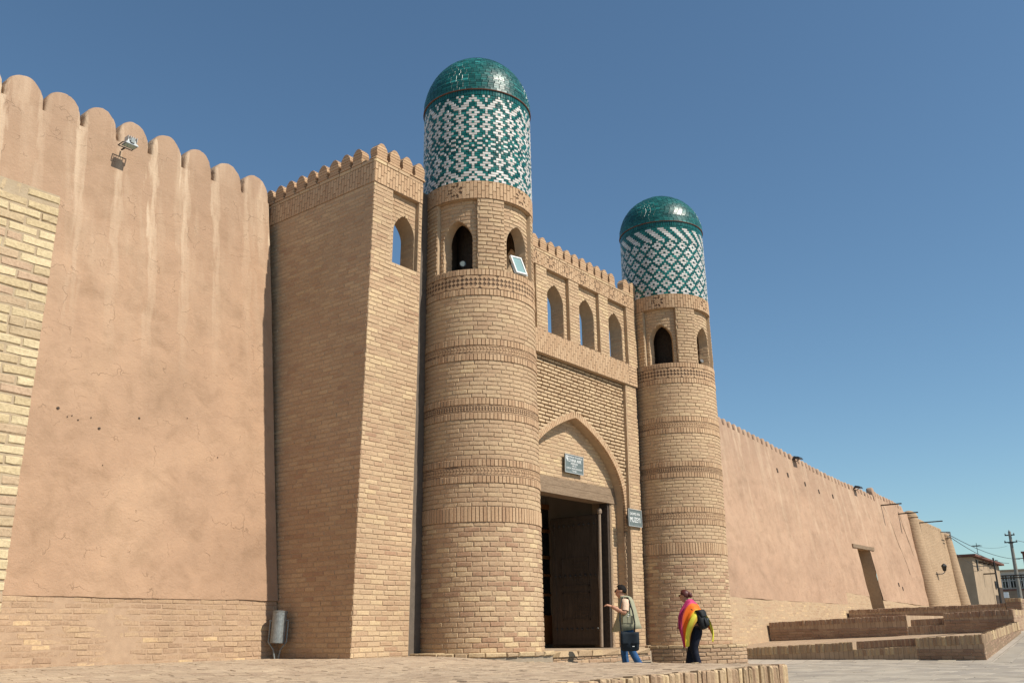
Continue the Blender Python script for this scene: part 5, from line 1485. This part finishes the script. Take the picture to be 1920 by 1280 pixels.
mb = MB(); mb.box(94.7, -2.2, 5.03, 105.3, 7.8, 5.18); mb.build('roof_edge', 'tan_wall', fb)
mb = MB(); mb.box(94.9, -2, 3.36, 94.99, 7.6, 3.5); mb.build('ledge', 'roof_red', fb)
mb = MB(); mb.box(94.93, -2, .5, 94.985, 7.58, 3.35); mb.build('lower_storey', 'grey_wall', fb)
for (yc, w) in ((7.0, .42), (6.35, .42), (5.72, .30), (4.9, .4), (4.1, .4)):
    m_ = MB(); m_.box(94.90, yc - w / 2, 3.62, 94.98, yc + w / 2, 4.62); fr = m_.build('window', 'glass_dark', fb)
    m_ = MB()
    for (a, b, c, d) in ((-w / 2 - .05, 3.57, -w / 2, 4.67), (w / 2, 3.57, w / 2 + .05, 4.67), (-.02, 3.62, .02, 4.62), (-w / 2, 4.2, w / 2, 4.24), (-w / 2, 4.62, w / 2, 4.67)): m_.box(94.86, yc + a, b, 94.895, yc + c, d)
    m_.build('window_frame', 'white_wash', fb)
m_ = MB(); m_.box(94.88, 4.6, 1.2, 94.92, 7.2, 2.7); m_.build('shopfront', 'wood_dark', fb)
ch = thing('brick_chimney', 'red brown brick chimney stack at the right edge of the picture', 'chimney', (95.6, 5.0, 5)); mb = MB(); mb.box(95.2, 4.1, 5.2, 96.2, 5.28, 6.55); mb.build('stack', 'roof_red', ch)
mb = MB(); mb.box(95.1, 4.0, 6.56, 96.3, 5.36, 6.72); mb.build('cap', 'roof_red', ch); mb = MB(); mb.box(95.3, 5.0, 6.1, 95.4, 6.0, 6.16); mb.build('bracket', 'darkmetal', ch)
sb = MB(); sb.box(93.5, 6.62, 2.72, 93.56, 7.15, 3.2); sg = thing('notice_board', 'small white board on the street between house and building', 'sign', (93.5, 6.9, 1.5)); sb.build('panel', 'sign_white', sg)
sb = MB(); sb.tube((93.55, 6.9, 1.4), (93.55, 6.9, 2.75), .03); sb.build('post', 'darkmetal', sg)
pl = thing('electric_pole', 'concrete electricity pole with insulators and wires at the far right', 'pole', (90, 5.4, 1))
mb = MB(); mb.tube((90, 5.1, 1.0), (90, 5.05, 8.1), .20, .11, 12); mb.build('shaft', 'concrete', pl)
mb = MB()
for z, w in ((7.75, .38), (7.15, .5)): mb.box(89.93, 5.07 - w, z, 90.07, 5.07 + w, z + .09)
mb.box(89.85, 4.9, 7.1, 90.15, 5.25, 7.22); mb.build('crossarm', 'darkmetal', pl)
for z, w in ((7.84, .34), (7.24, .45)):
    for s_ in (-1, 1): m_ = MB(); m_.lathe((90, 5.07 + w * s_, z), [(.04, 0), (.055, .05), (.035, .11), (0, .15)], 8); m_.build('insulator', 'galv', pl)
m_ = MB(); m_.lathe((90, 5.07, 8.1), [(.05, 0), (.055, .07), (0, .16)], 8); m_.build('insulator', 'galv', pl)
def wire(a, b, sag, label, r=.018):
    mb = MB(); pts = []
    for i in range(17):
        t_ = i / 16; pts.append((a[0] + (b[0] - a[0]) * t_, a[1] + (b[1] - a[1]) * t_, a[2] + (b[2] - a[2]) * t_ - sag * 4 * t_ * (1 - t_)))
    mb.path(pts, r, 5, caps=False); tag(mb.build('wire', 'darkmetal', origin=a), label, 'wire')
wire((57.6, 2.2, 5.35), (90, 4.6, 5.75), .35, 'upper overhead wire from the last round buttress to the pole')
wire((57.6, 2.2, 5.25), (90, 5.5, 5.45), .35, 'lower overhead wire from the last round buttress to the pole')
wire((90, 4.6, 7.3), (118, -4, 6.4), .3, 'overhead wire running right from the upper arm of the pole')
wire((58.2, 2.4, 4.6), (92, 6.2, 4.6), .5, 'thin faint wire below the two main wires', .010)
wire((75, 4.6, 5.9), (90, 5.4, 6.9), .15, 'thin wire from the aerial up to the pole', .009)
wb = thing('wire_bracket', 'iron bracket with insulators beside the last round buttress', 'bracket', (57.2, 2.0, 5.3)); mb = MB(); mb.path([(57.0, 2.6, 5.5), (57.0, 2.0, 5.45), (57.0, 2.0, 5.0)], .03)
mb.path([(56.7, 2.1, 5.4), (57.4, 2.1, 5.4)], .03); mb.path([(56.8, 2.1, 5.2), (57.3, 2.1, 5.2)], .025); mb.build('arm', 'galv', wb)

# ================================================================== PEOPLE
def skin_obj(name, V, E, mat, parent, root, sub=2):
    names = list(V); idx = {k: i for i, k in enumerate(names)}
    me = bpy.data.meshes.new(name); me.from_pydata([V[k][0] for k in names], [(idx[a], idx[b]) for a, b in E], [])
    o = bpy.data.objects.new(name, me); link(o, parent)
    md = o.modifiers.new('skin', 'SKIN'); md.use_smooth_shade = True; md.branch_smoothing = .6
    if not me.skin_vertices: pass
    for k in names:
        r = V[k][1]; r = (r, r) if not isinstance(r, tuple) else r
        me.skin_vertices[0].data[idx[k]].radius = r
        me.skin_vertices[0].data[idx[k]].use_root = (k == root)
    sb_ = o.modifiers.new('sub', 'SUBSURF'); sb_.levels = sub; sb_.render_levels = sub
    dg = bpy.context.evaluated_depsgraph_get(); dg.update()
    nm = bpy.data.meshes.new_from_object(o.evaluated_get(dg)); o.modifiers.clear(); o.data = nm; nm.name = name
    nm.materials.clear(); nm.materials.append(M[mat])
    for p in nm.polygons: p.use_smooth = True; p.material_index = 0
    return o
def loft(mb, rings, n=20, cap=(False, False), tint=.5, wob=0.0):
    v = []
    for (c, ax_, ay_) in rings:
        c, ax_, ay_ = Vector(c), Vector(ax_), Vector(ay_)
        for i in range(n):
            t_ = 2 * math.pi * i / n; w = 1 + wob * mnoise.noise(Vector((math.cos(t_) * 1.5, math.sin(t_) * 1.5, c.z * 5)))
            v.append(c + ax_ * math.cos(t_) * w + ay_ * math.sin(t_) * w)
    f = [(k * n + i, k * n + (i + 1) % n, (k + 1) * n + (i + 1) % n, (k + 1) * n + i) for k in range(len(rings) - 1) for i in range(n)]
    if cap[0]: f.append(tuple(reversed(range(n))))
    if cap[1]: f.append(tuple(range((len(rings) - 1) * n, len(rings) * n)))
    mb.add(v, f, tint)
def hand(parent, wrist, direc, up, curl=.5, side=1):
    """palm with four unequal bent fingers and a thumb"""
    d = Vector(direc).normalized(); u = Vector(up).normalized(); s_ = d.cross(u).normalized() * side; u = s_.cross(d) * side
    mb = MB(); W = Vector(wrist)
    loft(mb, [(W, s_ * .026, u * .018), (W + d * .03, s_ * .036, u * .017), (W + d * .085, s_ * .041, u * .014), (W + d * .095, s_ * .036, u * .010)], 12, (True, True))
    for i, L in enumerate((.066, .075, .070, .055)):
        b0 = W + d * .085 + s_ * (.030 - .020 * i); dd = d.copy(); p = b0; r = .0095
        for k in range(3):
            dd = (dd - u * curl * .55).normalized(); q = p + dd * L * (.45, .32, .23)[k]; mb.tube(tuple(p), tuple(q), r, r * .88, 7); p = q; r *= .88
    p = W + d * .03 + s_ * .03; dd = (d * .6 + s_ * .7 - u * .3).normalized()
    for k in range(2): q = p + dd * .032; mb.tube(tuple(p), tuple(q), .011 - .0015 * k, .0095 - .001 * k, 7); p = q; dd = (dd + d * .6 - u * .3).normalized()
    return mb.build('hand', 'skin', parent, origin=(0, 0, 0), smooth=True)
def facing(t, ang): t.rotation_euler = (0, 0, R_(ang))
GZ = -.5
def world_of(t, p): 
    m = Matrix.Translation(t.location) @ t.rotation_euler.to_matrix().to_4x4(); return m @ Vector(p)

man = thing('person', 'man in khaki vest, sunglasses and jeans stepping up to the open gate door', 'person', (16.02, -1.62, GZ)); facing(man, 126)
V = {'pel': ((-.04, 0, .96), (.14, .12)), 'sp': ((-.03, 0, 1.12), (.14, .12)), 'ch': ((.0, 0, 1.32), (.16, .12)), 'nk': ((.035, 0, 1.43), .078), 'n2': ((.065, 0, 1.485), .074),
     'hd': ((.092, 0, 1.535), (.110, .116)), 'h2': ((.095, 0, 1.612), (.108, .125)), 'h3': ((.085, 0, 1.665), (.098, .112)), 'nose': ((.207, 0, 1.572), .017), 'chin': ((.160, 0, 1.482), .054),
     'sl': ((.01, .175, 1.40), .068), 'el': ((.045, .255, 1.17), .054), 'wl': ((.29, .20, 1.315), .037), 'sr': ((.01, -.175, 1.40), .058), 'er': ((-.02, -.24, 1.15), .043), 'wr': ((.06, -.25, .93), .028),
     'hl': ((-.02, .09, .90), .09), 'kl': ((-.07, .095, .50), .056), 'al': ((-.27, .095, .12), .038), 'hr': ((-.02, -.09, .90), .09), 'kr': ((.07, -.095, .50), .056), 'ar': ((.03, -.095, .09), .038),
     'earl': ((.085, .105, 1.585), .020), 'earr': ((.085, -.105, 1.585), .020)}
E_ = [('pel', 'sp'), ('sp', 'ch'), ('ch', 'nk'), ('nk', 'n2'), ('n2', 'hd'), ('hd', 'h2'), ('h2', 'h3'), ('hd', 'chin'), ('h2', 'nose'), ('ch', 'sl'), ('sl', 'el'), ('el', 'wl'), ('ch', 'sr'), ('sr', 'er'), ('er', 'wr'), ('pel', 'hl'), ('hl', 'kl'), ('kl', 'al'), ('pel', 'hr'), ('hr', 'kr'), ('kr', 'ar'), ('h2', 'earl'), ('h2', 'earr')]
skin_obj('body', V, E_, 'skin', man, 'pel')
hand(man, (.285, .20, 1.312), (.80, -.10, .25), (.1, .3, 1), .9, 1); hand(man, (.06, -.25, .93), (.3, .0, -.9), (1, 0, .2), .5, -1)
tr = {'w': ((-.04, 0, .98), (.155, .135)), 'c': ((-.03, 0, .88), (.15, .14)), 'tl': ((-.02, .10, .80), .105), 'kl': ((-.06, .10, .50), .078), 'sl': ((-.19, .10, .26), .070), 'al': ((-.275, .10, .09), .072),
      'tr': ((-.01, -.10, .80), .105), 'kr': ((.07, -.10, .50), .078), 'sr': ((.045, -.10, .27), .070), 'ar': ((.03, -.10, .07), .072)}
skin_obj('trousers', tr, [('w', 'c'), ('c', 'tl'), ('tl', 'kl'), ('kl', 'sl'), ('sl', 'al'), ('c', 'tr'), ('tr', 'kr'), ('kr', 'sr'), ('sr', 'ar')], 'denim', man, 'c')
def shoe(parent, x, y, z, tilt=0, mat='leather'):
    mb = MB(); c = math.cos(tilt); s_ = math.sin(tilt)
    R = lambda a, b: (x + a * c + b * s_, y, z - a * s_ + b * c)
    rings = []
    for (a, w, h, lo) in ((-.085, .030, .035, .02), (-.06, .040, .05, .0), (0, .042, .048, .0), (.07, .047, .036, .0), (.13, .045, .028, .0), (.165, .025, .018, .004)):
        rings.append((R(a, lo + h), Vector((0, w, 0)), Vector((s_ * h, 0, c * h))))
    loft(mb, rings, 12, (True, True)); return mb.build('shoe', mat, parent, origin=(0, 0, 0), smooth=True)
shoe(man, .05, -.10, 0); shoe(man, -.25, .10, .045, .45)
mb = MB()   # short sleeves and shirt body
loft(mb, [((.03, 0, 1.455), (.075, 0, .02), (0, .075, 0)), ((.0, 0, 1.43), (.10, 0, 0), (0, .17, 0)), ((.0, 0, 1.30), (.135, 0, 0), (0, .195, 0)), ((-.02, 0, 1.0), (.15, 0, 0), (0, .175, 0)), ((-.03, 0, .9), (.155, 0, 0), (0, .175, 0))], 24)
for s_, el in ((1, (.045, .255, 1.17)), (-1, (-.02, -.24, 1.15))):
    A_ = Vector((.01, .16 * s_, 1.42)); B_ = Vector(el); d = (B_ - A_).normalized(); a_ = d.orthogonal().normalized(); b_ = d.cross(a_)
    loft(mb, [(A_, a_ * .075, b_ * .075), (A_ + d * .10, a_ * .075, b_ * .075), (A_ + d * .22, a_ * .070, b_ * .070)], 16, (True, False), wob=.1)
mb.build('shirt', 'shirt', man, origin=(0, 0, 0), smooth=True)
mb = MB()   # vest, flared at the hem, open in front
rings = [((.035, 0, 1.505), .080, .088), ((.0, 0, 1.475), .110, .165), ((-.015, 0, 1.40), .140, .195), ((-.02, 0, 1.28), .165, .212), ((-.02, 0, 1.12), .200, .225), ((-.005, 0, .98), .245, .235), ((.01, 0, .865), .290, .240)]
n = 30; v = []; f = []
for (c_, rx_, ry_) in rings:
    for i in range(n + 1):
        t_ = R_(14) + (2 * math.pi - R_(28)) * i / n; fold = 1 + .035 * math.sin(t_ * 7) * (1.46 - c_[2]) / .6
        v.append((c_[0] + rx_ * fold * math.cos(t_), ry_ * fold * math.sin(t_), c_[2] - (.03 * math.cos(t_) if c_[2] < .9 else 0)))
m_ = n + 1
for k in range(len(rings) - 1):
    for i in range(n):
        # armholes on both sides of the two upper bands
        zc = rings[k][0][2]; t_ = R_(14) + (2 * math.pi - R_(28)) * (i + .5) / n
        if k in (1, 2) and (abs(t_ - math.pi / 2) < .42 or abs(t_ - 3 * math.pi / 2) < .42): continue
        f.append((k * m_ + i, k * m_ + i + 1, (k + 1) * m_ + i + 1, (k + 1) * m_ + i))
mb.add(v, f); vo = mb.build('vest', 'vest', man, origin=(0, 0, 0), smooth=True); sd = vo.modifiers.new('solid', 'SOLIDIFY'); sd.thickness = .008
mb = MB(); 
for (a, z) in ((1.75, 1.08), (1.30, 1.08)):
    c_ = (-.02 + .205 * math.cos(a), .232 * math.sin(a)); mb.box(c_[0] - .06, c_[1] - .0, z - .08, c_[0] + .05, c_[1] + .02, z + .05)
mb.build('vest_pocket', 'vest', man, origin=(0, 0, 0))
mb = MB()
for (x, z) in ((.03, 1.17), (-.03, 1.15), (-.015, 1.12)): mb.lathe((x, .243, z), [(.0, -.014), (.014, 0), (0, .014)], 8)
mb.build('toggle', 'sign_white', man, origin=(0, 0, 0))
def hair_cap(parent, c, r, mat, front_=-.1, low=-.15, back=True):
    mb = MB(); n = 24; rings = 10; v = []; f = []
    for k in range(rings + 1):
        for i in range(n):
            t_ = 2 * math.pi * i / n; fr = math.cos(t_)
            lim = (.80 if fr > .55 else 1.35 + .55 * (1 - fr) / 2 + (.25 if fr < -.2 else 0))
            ph = lim * k / rings
            w = 1 + .04 * mnoise.noise(Vector((t_ * 3, ph * 5, 1)))
            v.append((c[0] + r[0] * w * math.sin(ph) * math.cos(t_), c[1] + r[1] * w * math.sin(ph) * math.sin(t_), c[2] + r[2] * w * math.cos(ph)))
    for k in range(rings):
        for i in range(n): f.append((k * n + i, (k + 1) * n + i, (k + 1) * n + (i + 1) % n, k * n + (i + 1) % n))
    mb.add(v, f); o = mb.build('hair', mat, parent, origin=(0, 0, 0), smooth=True); s_ = o.modifiers.new('solid', 'SOLIDIFY'); s_.thickness = .012; return mb
hair_cap(man, (.080, 0, 1.612), (.114, .106, .110), 'hair_black')
def glasses(parent, x, z, mat='black'):
    mb = MB()
    for s_ in (-1, 1):
        mb.box(x - .006, .010 * s_ if s_ > 0 else -.058, z - .018, x + .006, .058 if s_ > 0 else -.010, z + .016)
        mb.tube((x, .058 * s_, z + .01), (x - .10, .082 * s_, z + .005), .004, n=5)
    mb.tube((x, -.012, z + .006), (x, .012, z + .006), .004, n=5); return mb.build('sunglasses', mat, parent, origin=(0, 0, 0))
glasses(man, .192, 1.600)
mb = MB(); mb.box(.183, -.022, 1.530, .193, .022, 1.535); mb.build('mouth', 'hair_red', man, origin=(0, 0, 0))
bag = thing('shoulder_bag', 'dark navy shoulder bag hanging at the left hip of the man', 'bag', tuple(world_of(man, (-.02, .29, .66)))); bag.rotation_euler = man.rotation_euler
mb = MB(); loft(mb, [((0, 0, -.17), (.13, 0, 0), (0, .035, 0)), ((0, 0, -.15), (.165, 0, 0), (0, .06, 0)), ((.0, 0, -.02), (.180, 0, .02), (0, .070, 0)), ((0, 0, .12), (.172, 0, .03), (0, .055, 0)), ((-.01, 0, .165), (.165, 0, .03), (0, .03, 0))], 22, (True, True), wob=.05)
mb.build('pouch', 'bag', bag, origin=(0, 0, 0), smooth=True)
mb = MB(); v = []
for i in range(7):
    for j in range(7):
        v.append((-.175 + .35 * i / 6, .066 + .012 * math.sin(i * 1.4), .17 - .22 * j / 6 + .004 * math.sin(i * 2)))
mb.add(v, [(i * 7 + j, i * 7 + j + 1, (i + 1) * 7 + j + 1, (i + 1) * 7 + j) for i in range(6) for j in range(6)]); o = mb.build('flap', 'bag', bag, origin=(0, 0, 0), smooth=True); o.modifiers.new('s', 'SOLIDIFY').thickness = .012
mb = MB()
def strap(mb, pts, w=.02, th=.004):
    for a, b in zip(pts[:-1], pts[1:]):
        a, b = Vector(a), Vector(b); d = (b - a).normalized(); s_ = d.cross(Vector((0, 1, 0))).normalized() * w; o_ = Vector((0, th, 0))
        v = [a - s_ - o_, a + s_ - o_, a + s_ + o_, a - s_ + o_, b - s_ - o_, b + s_ - o_, b + s_ + o_, b - s_ + o_]
        mb.add(v, [(0, 1, 5, 4), (1, 2, 6, 5), (2, 3, 7, 6), (3, 0, 4, 7), (0, 3, 2, 1), (4, 5, 6, 7)])
zb_ = .66
strap(mb, [(-.10, -.04, .16), (-.115, -.01, .33), (-.085, -.035, .56), (-.02, -.10, .79), (.03, -.16, .825), (.10, -.12, .80), (.15, -.035, .62), (.165, .0, .40), (.15, -.01, .16)], .013)
mb.build('strap', 'black', bag, origin=(0, 0, 0))
mb = MB(); mb.box(-.08, .083, -.09, -.04, .087, -.08); mb.build('badge', 'sign_white', bag, origin=(0, 0, 0))

wm = thing('person', 'woman with auburn bun wrapped in a pink, orange and yellow shawl, walking', 'person', (17.86, -2.08, GZ)); facing(wm, 98); wm.scale = (1.035, 1.035, 1.035)
V = {'pel': ((-.10, 0, .88), (.14, .12)), 'sp': ((-.075, 0, 1.04), (.12, .10)), 'ch': ((.0, 0, 1.22), (.13, .10)), 'nk': ((.07, 0, 1.325), .062), 'n2': ((.11, 0, 1.375), .058),
     'hd': ((.145, 0, 1.43), (.100, .106)), 'h2': ((.15, 0, 1.495), (.096, .112)), 'h3': ((.14, 0, 1.54), (.086, .100)), 'nose': ((.245, 0, 1.455), .015), 'chin': ((.200, 0, 1.385), .046),
     'sl': ((.02, .15, 1.29), .048), 'el': ((.06, .19, 1.05), .036), 'wl': ((.20, .10, .93), .024), 'sr': ((.02, -.15, 1.29), .048), 'er': ((.06, -.19, 1.05), .036), 'wr': ((.20, -.10, .93), .024),
     'hl': ((-.09, .085, .82), .085), 'kl': ((-.02, .085, .47), .052), 'al': ((-.10, .085, .09), .035), 'hr': ((-.08, -.085, .82), .085), 'kr': ((.09, -.085, .47), .052), 'ar': ((.17, -.085, .08), .035), 'earl': ((.13, .092, 1.47), .017)}
E_ = [('pel', 'sp'), ('sp', 'ch'), ('ch', 'nk'), ('nk', 'n2'), ('n2', 'hd'), ('hd', 'h2'), ('h2', 'h3'), ('hd', 'chin'), ('h2', 'nose'), ('ch', 'sl'), ('sl', 'el'), ('el', 'wl'), ('ch', 'sr'), ('sr', 'er'), ('er', 'wr'), ('pel', 'hl'), ('hl', 'kl'), ('kl', 'al'), ('pel', 'hr'), ('hr', 'kr'), ('kr', 'ar'), ('h2', 'earl')]
skin_obj('body', V, E_, 'skin', wm, 'pel')
hand(wm, (.20, .10, .93), (.8, -.3, -.3), (0, .2, 1), .8, 1); hand(wm, (.20, -.10, .93), (.8, .3, -.3), (0, -.2, 1), .8, -1)
tr = {'w': ((-.09, 0, .98), (.13, .115)), 'c': ((-.11, 0, .86), (.15, .145)), 'tl': ((-.08, .09, .74), .108), 'kl': ((-.015, .09, .47), .080), 'sl': ((-.06, .09, .27), .074), 'al': ((-.10, .09, .07), .086),
      'tr': ((-.05, -.09, .74), .110), 'kr': ((.10, -.09, .47), .088), 'sr': ((.15, -.09, .27), .084), 'ar': ((.18, -.09, .07), .088)}
skin_obj('trousers', tr, [('w', 'c'), ('c', 'tl'), ('tl', 'kl'), ('kl', 'sl'), ('sl', 'al'), ('c', 'tr'), ('tr', 'kr'), ('kr', 'sr'), ('sr', 'ar')], 'navy', wm, 'c')
shoe(wm, -.08, .09, 0); shoe(wm, .19, -.09, 0)
mb = MB(); loft(mb, [((.075, 0, 1.345), (.055, 0, .02), (0, .06, 0)), ((.02, 0, 1.31), (.09, 0, 0), (0, .145, 0)), ((-.02, 0, 1.18), (.115, 0, 0), (0, .155, 0)), ((-.09, 0, .95), (.125, 0, 0), (0, .145, 0))], 22); mb.build('top', 'navy', wm, origin=(0, 0, 0), smooth=True)
hair_cap(wm, (.136, 0, 1.500), (.110, .098, .104), 'hair_red')
mb = MB(); 
for (cx_, cz_, r_) in ((.030, 1.500, .052), (.012, 1.48, .042)):
    mb.lathe((cx_, 0, cz_), [(0, -r_), (r_ * .7, -r_ * .7), (r_, 0), (r_ * .7, r_ * .7), (0, r_)], 14)
mb.build('hair_bun', 'hair_red', wm, origin=(0, 0, 0), smooth=True)
glasses(wm, .236, 1.485)
# shawl : strip whose bands run along its length
mb = MB(); NL, NW = 34, 20
def cat(pts, t):
    n = len(pts) - 1; x = min(max(t * n, 0), n - 1e-6); i = int(x); f_ = x - i
    p = [Vector(pts[max(0, min(n, i + k))]) for k in (-1, 0, 1, 2)]
    return .5 * ((2 * p[1]) + (p[2] - p[0]) * f_ + (2 * p[0] - 5 * p[1] + 4 * p[2] - p[3]) * f_ ** 2 + (-p[0] + 3 * p[1] - 3 * p[2] + p[3]) * f_ ** 3)
for side in (1, -1):
    inner = [(-.015, 0, 1.385), (.03, .09 * side, 1.375), (.10, .135 * side, 1.30), (.20, .20 * side, 1.12), (.225, .215 * side, .88), (.16, .20 * side, .58)]
    midl = [(-.115, 0, 1.27), (-.06, .15 * side, 1.29), (.02, .225 * side, 1.20), (.085, .262 * side, 1.02), (.125, .25 * side, .78), (.125, .215 * side, .50)]
    outer = [(-.235, 0, 1.04), (-.22, .15 * side, 1.04), (-.17, .235 * side, .98), (-.09, .27 * side, .86), (.0, .24 * side, .70), (.05, .20 * side, .54)]
    g = []
    for i in range(NL + 1):
        l = i / NL; a, m_, b = cat(inner, l), cat(midl, l), cat(outer, l); row = []
        for j in range(NW + 1):
            w = j / NW; p = a * (1 - w) * (1 - 2 * w) + m_ * 4 * w * (1 - w) + b * w * (2 * w - 1)
            fold = .022 * math.sin(w * 14 + l * 4) * min(1, .25 + l * 1.6) + .008 * math.sin(w * 33 + l * 9)
            row.append(p + Vector((fold * .3, fold * side, fold * .5)))
        g.append([q + Vector((0, 0, .03 * (1 - l))) for q in row])
    for i in range(NL):
        for j in range(NW):
            q = [g[i][j], g[i][j + 1], g[i + 1][j + 1], g[i + 1][j]]
            mb.add(q if side > 0 else q[::-1], [(0, 1, 2, 3)], min(1, (j + .5) / NW * .9))
# loose end blowing behind
for i in range(16):
    for j in range(10):
        def Q(a, b):
            l, w = a / 16, b / 10
            p = Vector((-.16 - .20 * math.sin(l * 1.9), -.02 - .05 * l + .10 * (w - .5) * (1 - .6 * l), 1.14 - .55 * l)); e = Vector((-.10 * (1 - l * .8), .03, .02)) * (w - .3) * 1.6
            return p + e + Vector((.012 * math.sin(w * 9 + l * 5), .02 * math.sin(w * 11 + l * 3), 0))
        mb.add([Q(i, j), Q(i, j + 1), Q(i + 1, j + 1), Q(i + 1, j)], [(0, 1, 2, 3)], .48 if j < 4 else .78)
sh = mb.build('shawl', 'shawl', wm, origin=(0, 0, 0), smooth=True)
bp = thing('backpack', 'small black backpack worn low on the back of the woman', 'backpack', tuple(world_of(wm, (-.215, .10, 1.05)))); bp.rotation_euler = (0, R_(12), R_(98))
mb = MB(); loft(mb, [((0, 0, -.185), (.055, 0, 0), (0, .10, 0)), ((-.01, 0, -.17), (.085, 0, 0), (0, .135, 0)), ((-.015, 0, 0), (.095, 0, 0), (0, .145, 0)), ((0, 0, .13), (.075, 0, 0), (0, .125, 0)), ((.01, 0, .18), (.04, 0, 0), (0, .08, 0))], 20, (True, True)); mb.build('pack', 'black', bp, origin=(0, 0, 0), smooth=True)
mb = MB(); loft(mb, [((-.09, 0, -.15), (.02, 0, 0), (0, .08, 0)), ((-.105, 0, -.13), (.035, 0, 0), (0, .10, 0)), ((-.105, 0, -.02), (.035, 0, 0), (0, .10, 0)), ((-.095, 0, .01), (.015, 0, 0), (0, .085, 0))], 16, (True, True)); mb.build('front_pocket', 'black', bp, origin=(0, 0, 0), smooth=True)
mb = MB(); loft(mb, [((-.02, 0, .19), (.09, 0, .01), (0, .12, 0)), ((-.055, 0, .13), (.075, 0, 0), (0, .13, 0)), ((-.075, 0, .045), (.05, 0, 0), (0, .125, 0))], 18, (True, False)); mb.build('flap', 'black', bp, origin=(0, 0, 0), smooth=True)
mb = MB()
for y_ in (-.05, .0, .05): mb.box(-.150, y_ - .006, -.03, -.142, y_ + .006, .0)
mb.build('buckle', 'galv', bp, origin=(0, 0, 0))
mb = MB(); 
for s_ in (-1, 1): mb.path([(.03, .08 * s_, .15), (.14, .10 * s_, .26), (.22, .10 * s_, .20), (.24, .11 * s_, .05), (.16, .12 * s_, -.10), (.05, .10 * s_, -.14)], .011)
mb.build('strap', 'black', bp, origin=(0, 0, 0))
